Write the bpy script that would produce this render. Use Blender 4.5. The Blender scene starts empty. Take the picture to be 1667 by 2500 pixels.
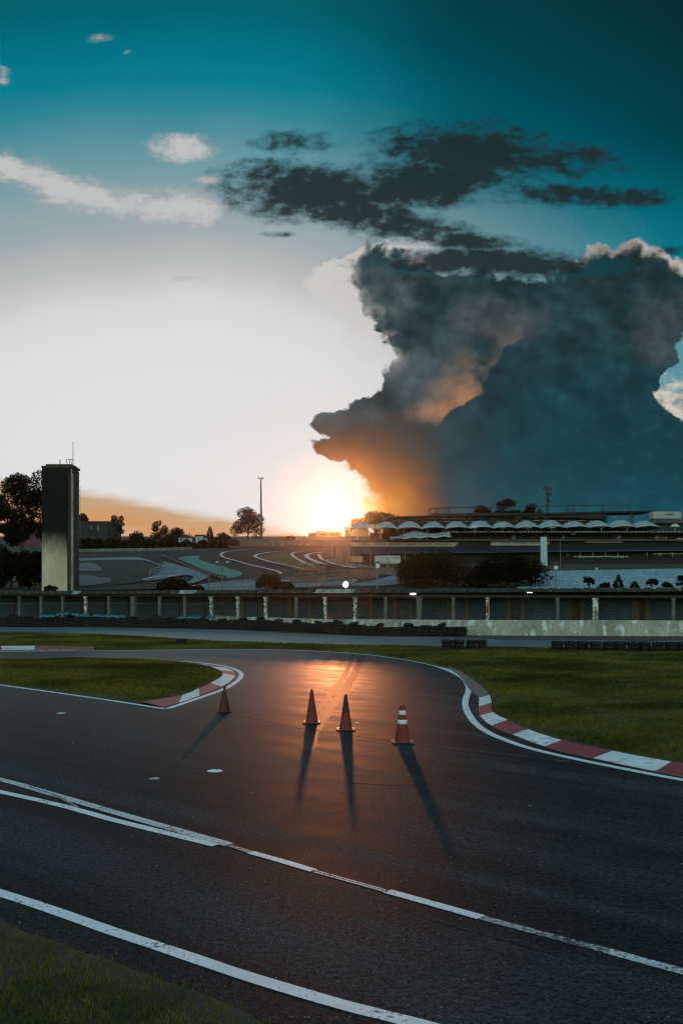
import bpy, bmesh, math, random
import numpy as np
from mathutils import Vector, Matrix
from mathutils.geometry import delaunay_2d_cdt
random.seed(7); RNG = np.random.default_rng(7)
scene = bpy.context.scene
COL = scene.collection
R = math.radians

# ------------------------------------------------------------------ camera
HCAM, FPX = 3.0, 2400.0                     # eye height (m), focal length in photo pixels
cam = bpy.data.cameras.new('camera'); camo = bpy.data.objects.new('camera', cam); COL.objects.link(camo)
cam.sensor_fit = 'VERTICAL'; cam.sensor_height = 36.0; cam.lens = FPX / 2500 * 36.0
cam.shift_y = 190 / 2500; cam.clip_start = 0.1; cam.clip_end = 20000
camo.location = (0, 0, HCAM); camo.rotation_euler = (R(90), 0, 0)
scene.camera = camo

# ------------------------------------------------------------------ exposure
scene.view_settings.view_transform = 'Standard'; scene.view_settings.look = 'None'
scene.view_settings.exposure = 2.05; scene.view_settings.gamma = 1
scene.cycles.use_denoising = True; scene.cycles.pixel_filter_type = 'BLACKMAN_HARRIS'; scene.cycles.filter_width = 1.25
scene.cycles.use_adaptive_sampling = False
scene.cycles.max_bounces = 6; scene.cycles.diffuse_bounces = 3; scene.cycles.glossy_bounces = 3
scene.cycles.transparent_max_bounces = 6; scene.cycles.volume_bounces = 0

def lin(r, g, b):
    f = lambda c: (c / 255 / 12.92) if c / 255 <= 0.04045 else ((c / 255 + 0.055) / 1.055) ** 2.4
    return (f(r), f(g), f(b), 1.0)

# ------------------------------------------------------------------ sun
SUN_EL, SUN_PX = R(4.8), 816.0
sdir = Vector(((SUN_PX - 833.5) / FPX, 1, 0)).normalized() * math.cos(SUN_EL) + Vector((0, 0, math.sin(SUN_EL)))
sl = bpy.data.lights.new('sun', 'SUN'); sl.energy = 0.13; sl.angle = R(1.0); sl.color = (1.0, 0.33, 0.12)
so = bpy.data.objects.new('sun', sl); COL.objects.link(so)
so.rotation_euler = sdir.to_track_quat('Z', 'Y').to_euler()
so.location = (0, 60, 40)

# ------------------------------------------------------------------ world sky (laid out by direction)
world = bpy.data.worlds.new('World'); scene.world = world; world.use_nodes = True
WT = world.node_tree; WT.nodes.clear()

class G:
    """scalar expression on a node tree"""
    nt = None
    def __init__(s, sock): s.k = sock
    @staticmethod
    def m(op, *a):
        n = G.nt.nodes.new('ShaderNodeMath'); n.operation = op
        for i, v in enumerate(a):
            if isinstance(v, G): G.nt.links.new(v.k, n.inputs[i])
            else: n.inputs[i].default_value = v
        return G(n.outputs[0])
    def __add__(s, o): return G.m('ADD', s, o)
    __radd__ = __add__
    def __sub__(s, o): return G.m('SUBTRACT', s, o)
    def __rsub__(s, o): return G.m('SUBTRACT', o, s)
    def __mul__(s, o): return G.m('MULTIPLY', s, o)
    __rmul__ = __mul__
    def __truediv__(s, o): return G.m('DIVIDE', s, o)
    def mx(s, o): return G.m('MAXIMUM', s, o)
    def mn(s, o): return G.m('MINIMUM', s, o)
    def ab(s): return G.m('ABSOLUTE', s)
    def sqrt(s): return G.m('SQRT', s)

def sst(x, a, b, o0=0.0, o1=1.0):
    n = G.nt.nodes.new('ShaderNodeMapRange'); n.interpolation_type = 'SMOOTHSTEP'
    G.nt.links.new(x.k, n.inputs['Value'])
    n.inputs['From Min'].default_value = a; n.inputs['From Max'].default_value = b
    n.inputs['To Min'].default_value = o0; n.inputs['To Max'].default_value = o1
    return G(n.outputs['Result'])
def ramp_col(x, x0, x1, pts, interp='LINEAR'):
    """pts: [(x, (r,g,b) linear)]"""
    t = (x - x0) / (x1 - x0)
    n = G.nt.nodes.new('ShaderNodeValToRGB'); n.color_ramp.interpolation = interp
    el = n.color_ramp.elements
    while len(el) < len(pts): el.new(0.5)
    for e, (p, c) in zip(el, sorted(pts, key=lambda q: q[0])):
        e.position = (p - x0) / (x1 - x0); e.color = c
    G.nt.links.new(t.k, n.inputs[0]); return n.outputs[0]
def curve(x, pts):
    xs = [p[0] for p in pts]; ys = [p[1] for p in pts]
    x0, x1, y0, y1 = min(xs), max(xs), min(ys), max(ys)
    s = ramp_col(x, x0, x1, [(p, ((y - y0) / (y1 - y0),) * 3 + (1,)) for p, y in pts])
    return G(s) * (y1 - y0) + y0
def mixc(f, a, b):
    n = G.nt.nodes.new('ShaderNodeMix'); n.data_type = 'RGBA'
    for i, v in ((0, f), (6, a), (7, b)):
        if isinstance(v, G): G.nt.links.new(v.k, n.inputs[i])
        elif isinstance(v, (tuple, float, int)): n.inputs[i].default_value = v
        else: G.nt.links.new(v, n.inputs[i])
    return n.outputs[2]
def mulc(c, f):
    n = G.nt.nodes.new('ShaderNodeVectorMath'); n.operation = 'SCALE'
    G.nt.links.new(c, n.inputs[0])
    if isinstance(f, G): G.nt.links.new(f.k, n.inputs['Scale'])
    else: n.inputs['Scale'].default_value = f
    return n.outputs[0]
def addc(a, b):
    n = G.nt.nodes.new('ShaderNodeVectorMath'); n.operation = 'ADD'
    G.nt.links.new(a, n.inputs[0]); G.nt.links.new(b, n.inputs[1]); return n.outputs[0]
def vec(x, y, z=0.0):
    n = G.nt.nodes.new('ShaderNodeCombineXYZ')
    for i, v in enumerate((x, y, z)):
        if isinstance(v, G): G.nt.links.new(v.k, n.inputs[i])
        else: n.inputs[i].default_value = v
    return n.outputs[0]
def noise(v, scale, detail=6, rough=0.55, col=False, dist=0.0):
    n = G.nt.nodes.new('ShaderNodeTexNoise'); n.inputs['Scale'].default_value = scale
    n.inputs['Detail'].default_value = detail; n.inputs['Roughness'].default_value = rough
    n.inputs['Distortion'].default_value = dist
    G.nt.links.new(v, n.inputs['Vector'])
    return n.outputs['Color'] if col else G(n.outputs[0])
def voro(v, scale, detail=3, rough=0.5, smooth=0.3):
    n = G.nt.nodes.new('ShaderNodeTexVoronoi'); n.feature = 'SMOOTH_F1'; n.voronoi_dimensions = '2D'
    n.inputs['Scale'].default_value = scale; n.inputs['Detail'].default_value = detail; n.inputs['Roughness'].default_value = rough
    n.inputs['Smoothness'].default_value = smooth; n.normalize = False
    G.nt.links.new(v, n.inputs['Vector']); return G(n.outputs['Distance'])
def sep(c):
    n = G.nt.nodes.new('ShaderNodeSeparateXYZ'); G.nt.links.new(c, n.inputs[0])
    return [G(o) for o in n.outputs]

def build_sky():
    G.nt = WT
    tc = WT.nodes.new('ShaderNodeTexCoord')
    dx, dy, dz = sep(tc.outputs['Generated'])
    ky = dy.mx(0.03)
    # direction -> tangent-plane units (thousandths of the focal scale) about the +Y axis
    X = dx / ky * 2.4 + 0.8335
    Y = 1.44 - dz.mx(0.0) / ky * 2.4
    P = vec(X, Y)
    # billow warp
    wr, wg, _ = sep(noise(P, 13.0, 6, 0.56, col=True))
    wx = wr - 0.5; wy = wg - 0.5
    Xw = X + wx * 0.075; Yw = Y + wy * 0.075          # cumulus edges
    n_str = noise(vec(X * 0.55, Y * 1.3), 9.0, 9, 0.62)       # stretched sheets
    n_cel = noise(vec(X, Y * 1.5), 26.0, 6, 0.62)
    n_fin = noise(vec(X, Y * 1.3), 60.0, 4, 0.6)
    n_soft = noise(P, 5.0, 4, 0.5)
    # ---- clear sky
    ex = X - 0.47
    ex = ex.mx(0.0) * 0.66 + ex.mn(0.0) * 0.48
    ey = Y - 1.15
    r = (ex * ex + ey * ey).sqrt() + (n_soft - 0.5) * 0.05
    sky = ramp_col(r, 0, 1.6, [
        (0.0, lin(228, 228, 228)), (0.34, lin(222, 222, 222)), (0.42, lin(214, 214, 214)), (0.49, lin(191, 192, 192)),
        (0.545, lin(178, 180, 180)), (0.59, lin(158, 171, 175)), (0.68, lin(134, 161, 168)), (0.80, lin(92, 147, 158)), (0.89, lin(46, 133, 149)),
        (0.95, lin(12, 125, 144)), (1.02, lin(2, 118, 137)), (1.12, lin(4, 100, 114)), (1.25, lin(8, 88, 98)), (1.45, lin(18, 62, 70)), (1.6, lin(22, 52, 60))])
    # cloud-shadow ray over the right of the sky
    edge = X - 0.79 - (Y - 0.2) * 0.10 + (n_soft - 0.5) * 0.1
    dark = sst(edge, -0.14, 0.42) * sst(Y, 0.30, 0.62, 1.0, 0.25) * 0.53
    sky = mulc(sky, 1.0 - dark)
    right = sst(X, 1.1, 1.7) * sst(Y, 0.75, 0.45) * 0.12
    sky = mulc(sky, 1.0 - right)
    # ---- white clouds on the left
    yc = curve(X, [(-0.3, 0.30), (0.0, 0.405), (0.1, 0.438), (0.2, 0.476), (0.3, 0.503), (0.4, 0.510), (0.5, 0.508), (0.6, 0.50)])
    e = 1.15 - (Y - yc).ab() / 0.044
    e = e - sst(X, 0.50, 0.60) * 1.5
    def ell(cx, cy, rx, ry, s=0.0, w=1.0):
        a = (X - cx) / rx
        b = (Y - cy - (X - cx) * s) / ry if s else (Y - cy) / ry
        return w - (a * a + b * b)
    for q in ((0.450, 0.358, 0.085, 0.040, 0.0, 1.1), (0.51, 0.44, 0.040, 0.014, 0.0, 0.8), (0.245, 0.094, 0.055, 0.017, -0.15, 0.55), (0.0, 0.185, 0.045, 0.032, 0.0, 0.5), (0.275, 0.555, 0.045, 0.009, 0.0, 0.5), (0.53, 0.595, 0.03, 0.008, 0.0, 0.4), (0.31, 0.127, 0.020, 0.009, -0.3, 0.3), (0.49, 0.325, 0.07, 0.02, 0.0, 0.2), (0.47, 0.68, 0.12, 0.012, 0.0, 0.2)):
        e = e.mx(ell(*q))
    e = e.mx(-1.5) + (n_str - 0.5) * 2.6 + (n_cel - 0.5) * 1.6 + (n_fin - 0.5) * 0.5
    aw = sst(e, -0.25, 1.1)
    sky = mixc(aw * 0.95, sky, mixc(sst(e, 0.1, 0.8), lin(176, 172, 172), lin(194, 194, 194)))
    # ---- low orange band, left of the sun
    yo = curve(X, [(-0.3, 1.15), (0.0, 1.165), (0.1, 1.178), (0.2, 1.194), (0.4, 1.228), (0.6, 1.264), (0.72, 1.290), (0.80, 1.33)])
    nb = noise(vec(X * 0.35, Y * 1.6), 14.0, 5, 0.6)
    ob = Y - yo + (nb - 0.5) * 0.05
    ocol = ramp_col(ob, -0.02, 0.14, [(-0.02, lin(205, 190, 170)), (0.02, lin(196, 160, 120)), (0.06, lin(206, 150, 96)), (0.14, lin(222, 140, 78))])
    sky = mixc(sst(ob, -0.012, 0.03) * sst(nb, 0.30, 0.55, 0.62, 0.96) * sst(X, 0.80, 0.70), sky, ocol)
    # ---- sunlit flank of the cumulonimbus
    puff = voro(vec(Xw, Yw), 19.0, 2, 0.5)                 # cauliflower bulges
    bul0 = (0.55 - puff) * 0.030
    xw = curve(Yw, [(0.585, 0.93), (0.60, 0.875), (0.62, 0.835), (0.645, 0.805), (0.66, 0.750), (0.69, 0.717), (0.744, 0.771), (0.787, 0.823), (0.83, 0.82), (0.867, 0.854), (0.91, 0.88), (0.96, 0.95)])
    fl = sst(Xw - xw + bul0, -0.004, 0.022) * sst(X, 1.10, 1.02) * sst(Y, 0.57, 0.60) * sst(Y, 0.92, 0.70) * sst(n_soft * 0.5 + n_cel * 0.5, 0.3, 0.6, 0.72, 1.0)
    sky = mixc(fl * 0.85, sky, lin(206, 204, 202))
    # ---- the cumulonimbus
    xl = curve(Yw, [(0.57, 0.915), (0.60, 0.872), (0.625, 0.846), (0.688, 0.850), (0.75, 0.885), (0.805, 0.916), (0.836, 0.945), (0.885, 0.940), (0.935, 0.931), (0.952, 0.905), (0.966, 0.880), (0.985, 0.852), (1.006, 0.829), (1.016, 0.770), (1.03, 0.746), (1.046, 0.742), (1.060, 0.768), (1.071, 0.784), (1.086, 0.760), (1.101, 0.768), (1.123, 0.805), (1.145, 0.848), (1.182, 0.879), (1.219, 0.891), (1.27, 0.899), (1.45, 0.90)])
    yt = curve(Xw, [(0.80, 0.585), (0.90, 0.590), (0.97, 0.612), (1.03, 0.635), (1.08, 0.662), (1.15, 0.662), (1.30, 0.668), (1.375, 0.660), (1.39, 0.622), (1.43, 0.596), (1.475, 0.586), (1.50, 0.596), (1.525, 0.582), (1.56, 0.578), (1.59, 0.604), (1.64, 0.628), (1.72, 0.640), (1.95, 0.70)])
    bul = bul0
    dL = Xw - xl + bul * sst(Y, 0.70, 0.86, 0.5, 1.0); dT = Yw - yt + bul * 0.9
    soft = sst(Y, 1.10, 1.22, 0.006, 0.02)
    A = sst(dL / soft, -0.9, 1.5) * sst(dT, -0.006, 0.011)
    # gap at the right edge
    gp = ell(1.675, 0.955, 0.072, 0.085).mx(ell(1.672, 0.855, 0.030, 0.045)) + (wx + wy) * 3.0
    gap = sst(gp, 0.0, 0.25)
    n_in = noise(P, 7.0, 7, 0.58)
    c = ramp_col(Y + (n_in - 0.5) * 0.22, 0.55, 1.30, [(0.55, lin(40, 60, 64)), (0.64, lin(33, 52, 56)), (0.72, lin(33, 60, 66)), (0.80, lin(36, 63, 69)), (0.95, lin(28, 63, 71)), (1.10, lin(23, 65, 75)), (1.20, lin(22, 72, 84)), (1.30, lin(30, 82, 95))])
    lob = sst(X, 1.28, 0.92) * sst(Y, 1.20, 0.95)
    c = mixc(lob * 0.75, c, mixc(sst(n_in, 0.35, 0.65), lin(44, 62, 66), lin(84, 97, 100)))
    pk = sst(ell(1.20, 0.78, 0.13, 0.07) + (n_in - 0.5) * 3, -0.2, 1.0).mx(sst(ell(1.60, 0.80, 0.09, 0.10) + (n_in - 0.5) * 3, -0.2, 1.0))
    c = mixc(pk * 0.22, c, lin(112, 106, 104))
    # relief of the towers, lit from the sun's side
    rel = noise(vec(X, Y * 1.2), 8.0, 5, 0.55) - noise(vec(X - 0.022, (Y + 0.012) * 1.2), 8.0, 5, 0.55)
    calm = sst(Y, 1.16, 0.86, 0.25, 1.0)                   # the rain shaft below is smooth
    c = mulc(c, (sst(rel, -0.14, 0.14, 0.78, 1.26) - 1.0) * calm + 1.0)
    c = mulc(c, sst(puff, 0.15, 0.75, 1.10, 0.88) * ((sst(n_cel * 0.25 + n_in * 0.75, 0.32, 0.68, 0.76, 1.22) - 1.0) * calm + 1.0))
    # inner warm-lit faces left of the second tower
    x2 = curve(Yw, [(0.70, 1.33), (0.80, 1.29), (0.833, 1.262), (0.85, 1.230), (0.88, 1.215), (0.91, 1.195), (0.94, 1.178), (0.965, 1.176), (0.985, 1.135), (1.01, 1.095), (1.035, 1.068), (1.06, 1.03), (1.12, 0.97)])
    q = x2 - Xw
    warm = sst(q, -0.004, 0.004) * sst(q, 0.17, 0.0) * sst(Y, 0.76, 0.93) * sst(Y, 1.06, 1.0) * sst(n_in, 0.36, 0.60)
    c = mixc(warm * 0.72, c, mixc(sst(Y, 0.84, 1.0), lin(140, 120, 108), lin(196, 140, 96)))
    # golden underside near the sun
    gx = X - 0.835; gy = (Y - 1.245) * 1.5
    gd = (gx * gx + gy * gy).sqrt() + (n_in - 0.5) * 0.24 + sst(X + (Y - 1.15) * 0.35 + (n_in - 0.5) * 0.12, 1.03, 1.15) * 0.16
    gold = ramp_col(gd, 0.0, 0.42, [(0.0, lin(255, 206, 100)), (0.06, lin(230, 168, 52)), (0.12, lin(168, 112, 32)), (0.18, lin(132, 88, 54)), (0.25, lin(92, 70, 52)), (0.32, lin(72, 60, 48)), (0.42, lin(50, 54, 52))])
    c = mixc(sst(gd, 0.40, 0.20) * 0.95, c, gold)
    # bright rims: top right towers, and the silver edge facing the sun
    rim = sst(dT, 0.034, 0.004) * sst(Xw, 1.372, 1.40) * sst(n_in, 0.35, 0.6, 0.55, 1.0)
    rim = rim.mx(sst(ell(1.010, 0.634, 0.050, 0.026) + wx * 5, 0.0, 0.5)).mx(sst(ell(0.855, 0.625, 0.055, 0.030, -0.6) + wx * 5, 0.0, 0.6))
    c = mixc(rim * 0.9, c, lin(204, 192, 186))
    edgeL = sst(dL, 0.040, 0.0) * sst(Y, 0.95, 0.80) * sst(n_in, 0.36, 0.58)
    c = mixc(edgeL * 0.85, c, lin(202, 196, 190))
    sky2 = mixc(gap, c, mixc(sst(Y + (n_cel - 0.5) * 0.25 + wx * 0.2, 0.90, 1.0), lin(88, 145, 156), mixc(sst(n_cel + wy, 0.35, 0.6), lin(150, 150, 148), lin(210, 198, 190))))
    sky = mixc(A, sky, sky2)
    # ---- dark sheets high up
    e = ell(0.76, 0.470, 0.235, 0.072, 0.04, 1.35)
    for q_ in ((0.90, 0.530, 0.26, 0.055, 0.20, 1.25), (1.14, 0.590, 0.19, 0.030, 0.06, 1.0), (1.02, 0.440, 0.20, 0.075, -0.05, 1.3), (1.15, 0.372, 0.24, 0.090, 0.02, 1.3), (1.36, 0.385, 0.26, 0.070, 0.08, 0.85), (1.42, 0.478, 0.26, 0.030, 0.02, 1.25), (1.09, 0.298, 0.07, 0.030, 0.3, 0.5), (0.72, 0.345, 0.17, 0.040, 0.0, 0.55), (0.68, 0.572, 0.06, 0.010, 0.0, 0.8), (1.20, 0.640, 0.30, 0.038, 0.02, 1.35), (1.61, 0.488, 0.06, 0.014), (0.64, 0.40, 0.09, 0.03, 0.0, 0.30), (1.64, 0.612, 0.08, 0.018, 0.0, 0.8), (1.45, 0.64, 0.12, 0.02, 0.0, 0.6), (1.03, 0.62, 0.12, 0.025, 0.0, 0.5)):
        e = e.mx(ell(*q_))
    e = e.mx(-1.2) + (n_str - 0.5) * 2.4 + (n_cel - 0.5) * 2.0 + (n_fin - 0.5) * 0.4
    ad = sst(e, -0.2, 1.15)
    sky = mixc(ad * 0.97, sky, mixc(sst(e, 0.1, 1.0), lin(4, 84, 98), lin(30, 45, 49)))
    # ---- glare about the sun (behind the cloud edge, so real light)
    sx = X - 0.834; sy = Y - 1.296
    g2 = sx * sx + sy * sy
    gl = G.m('POWER', 2.718, g2 * -90.0)
    n = WT.nodes.new('ShaderNodeRGB'); n.outputs[0].default_value = (1.0, 0.62, 0.26, 1)
    sky = addc(sky, mulc(n.outputs[0], gl * 0.22))
    gl2 = G.m('POWER', 2.718, g2 * -1000.0)
    n = WT.nodes.new('ShaderNodeRGB'); n.outputs[0].default_value = (1.0, 0.52, 0.20, 1)
    sky = addc(sky, mulc(n.outputs[0], gl2 * 4.5))
    # ---- rest of the dome: physical sky with the same sun
    st = WT.nodes.new('ShaderNodeTexSky'); st.sky_type = 'NISHITA'; st.sun_disc = False
    st.sun_elevation = SUN_EL; st.sun_rotation = math.atan2(sdir.x, sdir.y)
    st.air_density = 1.2; st.dust_density = 1.5
    back = mulc(st.outputs[0], 0.15)
    tn = WT.nodes.new('ShaderNodeVectorMath'); tn.operation = 'MULTIPLY'; WT.links.new(back, tn.inputs[0]); tn.inputs[1].default_value = (0.80, 1.0, 1.06); back = tn.outputs[0]
    sky = mulc(sky, 0.241)                              # the picture is exposed two stops up
    sky = mixc(sst(dy, 0.10, 0.35), back, sky)
    bg = WT.nodes.new('ShaderNodeBackground'); bg.inputs['Strength'].default_value = 1.0
    WT.links.new(sky, bg.inputs['Color'])
    out = WT.nodes.new('ShaderNodeOutputWorld'); WT.links.new(bg.outputs[0], out.inputs['Surface'])
build_sky()
world.cycles.sampling_method = "MANUAL"; world.cycles.sample_map_resolution = 512

# ------------------------------------------------------------------ coordinates
def GP(px, py, z=0.0):
    """photo pixel -> point on the level kart track"""
    D = HCAM * FPX / (py - 1440.0)
    return Vector(((px - 833.5) / FPX * D, D, z))
HS, HD = 0.085, 72.0                        # hillside: z = HS * (y - HD) up to the crest
CREST = 300.0
def hill_z(y):
    if y < 94: return -0.05
    if y < 106: return -0.05 + (y - 94) / 12 * (HS * (106 - HD) + 0.05)
    return HS * (min(y, CREST) - HD)
def HP(px, py, up=0.0):
    """photo pixel -> point on the hillside behind the garages"""
    D = (HCAM + HS * HD) / (HS - (1440.0 - py) / FPX)
    return Vector(((px - 833.5) / FPX * D, D, HS * (D - HD) + up))
def AT(px, py, D):
    """photo pixel at a known distance"""
    return Vector(((px - 833.5) / FPX * D, D, HCAM + (1440.0 - py) / FPX * D))

# ------------------------------------------------------------------ mesh helpers
class MB:
    def __init__(s): s.v = []; s.f = []; s.m = []
    def quad(s, a, b, c, d, mi=0):
        i = len(s.v); s.v += [tuple(a), tuple(b), tuple(c), tuple(d)]; s.f.append((i, i + 1, i + 2, i + 3)); s.m.append(mi)
    def poly(s, pts, mi=0):
        i = len(s.v); s.v += [tuple(p) for p in pts]; s.f.append(tuple(range(i, i + len(pts)))); s.m.append(mi)
    def box(s, c, size, ax=None, mi=0):
        """box centred at c; ax = 3 orthonormal axes"""
        c = Vector(c); ax = ax or (Vector((1, 0, 0)), Vector((0, 1, 0)), Vector((0, 0, 1)))
        h = [a * (d / 2) for a, d in zip(ax, size)]
        i = len(s.v)
        for sx in (-1, 1):
            for sy in (-1, 1):
                for sz in (-1, 1): s.v.append(tuple(c + h[0] * sx + h[1] * sy + h[2] * sz))
        for q in ((0, 1, 3, 2), (4, 6, 7, 5), (0, 4, 5, 1), (2, 3, 7, 6), (0, 2, 6, 4), (1, 5, 7, 3)):
            s.f.append(tuple(i + k for k in q)); s.m.append(mi)
    def bx(s, x0, x1, y0, y1, z0, z1, mi=0):
        s.box(((x0 + x1) / 2, (y0 + y1) / 2, (z0 + z1) / 2), (abs(x1 - x0), abs(y1 - y0), abs(z1 - z0)), None, mi)
    def tube(s, pts, rad, n=8, cap=True, mi=0):
        pts = [Vector(p) for p in pts]
        rad = rad if isinstance(rad, (list, tuple)) else [rad] * len(pts)
        i0 = len(s.v)
        ref = Vector((0, 0, 1))
        for k, p in enumerate(pts):
            t = (pts[min(k + 1, len(pts) - 1)] - pts[max(k - 1, 0)]).normalized()
            a = t.cross(ref)
            if a.length < 1e-3: a = t.cross(Vector((1, 0, 0)))
            a.normalize(); b = t.cross(a).normalized()
            for j in range(n):
                an = 2 * math.pi * j / n
                s.v.append(tuple(p + a * (math.cos(an) * rad[k]) + b * (math.sin(an) * rad[k])))
        for k in range(len(pts) - 1):
            for j in range(n):
                s.f.append((i0 + k * n + j, i0 + k * n + (j + 1) % n, i0 + (k + 1) * n + (j + 1) % n, i0 + (k + 1) * n + j)); s.m.append(mi)
        if cap:
            s.f.append(tuple(i0 + j for j in range(n))[::-1]); s.m.append(mi)
            s.f.append(tuple(i0 + (len(pts) - 1) * n + j for j in range(n))); s.m.append(mi)
    def lathe(s, prof, n=20, c=(0, 0, 0), mi=0, mfun=None, closed=False):
        """prof: [(r, z)]"""
        i0 = len(s.v)
        for r, z in prof:
            for j in range(n):
                an = 2 * math.pi * j / n
                s.v.append((c[0] + r * math.cos(an), c[1] + r * math.sin(an), c[2] + z))
        K = len(prof)
        for k in range(K if closed else K - 1):
            k2 = (k + 1) % K
            for j in range(n):
                s.f.append((i0 + k * n + j, i0 + k * n + (j + 1) % n, i0 + k2 * n + (j + 1) % n, i0 + k2 * n + j))
                s.m.append(mfun(k) if mfun else mi)
    def mesh(s, name, mats, smooth=False):
        me = bpy.data.meshes.new(name); me.from_pydata(s.v, [], s.f)
        for m in (mats if isinstance(mats, (list, tuple)) else [mats]): me.materials.append(m)
        me.polygons.foreach_set('material_index', np.array(s.m, dtype=np.int32))
        if smooth: me.polygons.foreach_set('use_smooth', np.ones(len(s.f), dtype=bool))
        me.update(); return me
    def build(s, name, mats, parent=None, smooth=False):
        return link(name, s.mesh(name, mats, smooth), parent)
def link(name, me, parent=None):
    o = bpy.data.objects.new(name, me); COL.objects.link(o)
    if parent is not None: o.parent = parent; o.matrix_parent_inverse = Matrix.Translation(-parent.location) if parent.rotation_euler.z == 0 else parent.matrix_basis.inverted()
    return o
def tag(o, label=None, cat=None, group=None, kind=None):
    if label: o['label'] = label
    if cat: o['category'] = cat
    if group: o['group'] = group
    if kind: o['kind'] = kind
    return o
def thing(name, loc, label, cat, group=None):
    o = bpy.data.objects.new(name, None); COL.objects.link(o); o.location = loc
    o.empty_display_size = 0.2
    return tag(o, label, cat, group)
def raw(name, v, f, mats, parent=None):
    me = bpy.data.meshes.new(name)
    v = np.asarray(v, dtype=np.float32); f = np.asarray(f, dtype=np.int32); k = f.shape[1]
    me.vertices.add(len(v)); me.vertices.foreach_set('co', v.ravel())
    me.loops.add(f.size); me.loops.foreach_set('vertex_index', f.ravel())
    me.polygons.add(len(f)); me.polygons.foreach_set('loop_start', np.arange(0, f.size, k, dtype=np.int32))
    me.update(calc_edges=True); me.validate()
    for m in (mats if isinstance(mats, (list, tuple)) else [mats]): me.materials.append(m)
    return link(name, me, parent)
def smooth_line(pts, step=0.4):
    """Catmull-Rom through pts, resampled"""
    P = [Vector(p) for p in pts]; out = []
    for i in range(len(P) - 1):
        a, b, c, d = P[max(i - 1, 0)], P[i], P[i + 1], P[min(i + 2, len(P) - 1)]
        # centripetal-ish: limit tangents by segment length
        L = (c - b).length; n = max(2, int(L / step))
        m1 = (c - a) * (L / max((c - b).length + (b - a).length, 1e-6)); m2 = (d - b) * (L / max((d - c).length + (c - b).length, 1e-6))
        for k in range(n):
            t = k / n; t2 = t * t; t3 = t2 * t
            out.append(b * (2 * t3 - 3 * t2 + 1) + m1 * (t3 - 2 * t2 + t) + c * (-2 * t3 + 3 * t2) + m2 * (t3 - t2))
    out.append(P[-1]); return out
def ribbon(mb, pts, width, lift=0.0, mi=0, up=Vector((0, 0, 1)), jit=0.0):
    n = len(pts); L = []; Rr = []
    for i, p in enumerate(pts):
        t = pts[min(i + 1, n - 1)] - pts[max(i - 1, 0)]; s = t.cross(up).normalized()
        w = width * (1 + random.uniform(-jit, jit))
        L.append(p - s * w / 2 + up * lift); Rr.append(p + s * w / 2 + up * lift)
    for i in range(n - 1): mb.quad(L[i], Rr[i], Rr[i + 1], L[i + 1], mi)

# ------------------------------------------------------------------ materials
def new_mat(name):
    m = bpy.data.materials.new(name); m.use_nodes = True
    nt = m.node_tree; b = nt.nodes['Principled BSDF']; return m, nt, b
def rgba(c): return tuple(c) + (1.0,) if len(c) == 3 else tuple(c)
def mat(name, c, c2=None, scale=3.0, rough=0.7, bump=0.0, bscale=40.0, metal=0.0, spec=0.5, vstretch=1.0, lo=0.35, hi=0.65, detail=6, emis=None, estr=0.0):
    m, nt, b = new_mat(name); G.nt = nt
    b.inputs['Roughness'].default_value = rough; b.inputs['Metallic'].default_value = metal; b.inputs['Specular IOR Level'].default_value = spec
    if emis:
        b.inputs['Emission Color'].default_value = rgba(emis); b.inputs['Emission Strength'].default_value = estr
    tc = nt.nodes.new('ShaderNodeTexCoord'); P = tc.outputs['Object']
    if vstretch != 1.0:
        x, y, z = sep(P); P = vec(x, y, z * vstretch)
    if c2 is not None:
        f = sst(noise(P, scale, detail, 0.6), lo, hi)
        nt.links.new(mixc(f, rgba(c), rgba(c2)), b.inputs['Base Color'])
    else: b.inputs['Base Color'].default_value = rgba(c)
    if bump:
        bn = nt.nodes.new('ShaderNodeBump'); bn.inputs['Strength'].default_value = bump; bn.inputs['Distance'].default_value = 0.02
        nt.links.new(noise(P, bscale, 4, 0.6).k, bn.inputs['Height']); nt.links.new(bn.outputs[0], b.inputs['Normal'])
    return m

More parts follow.
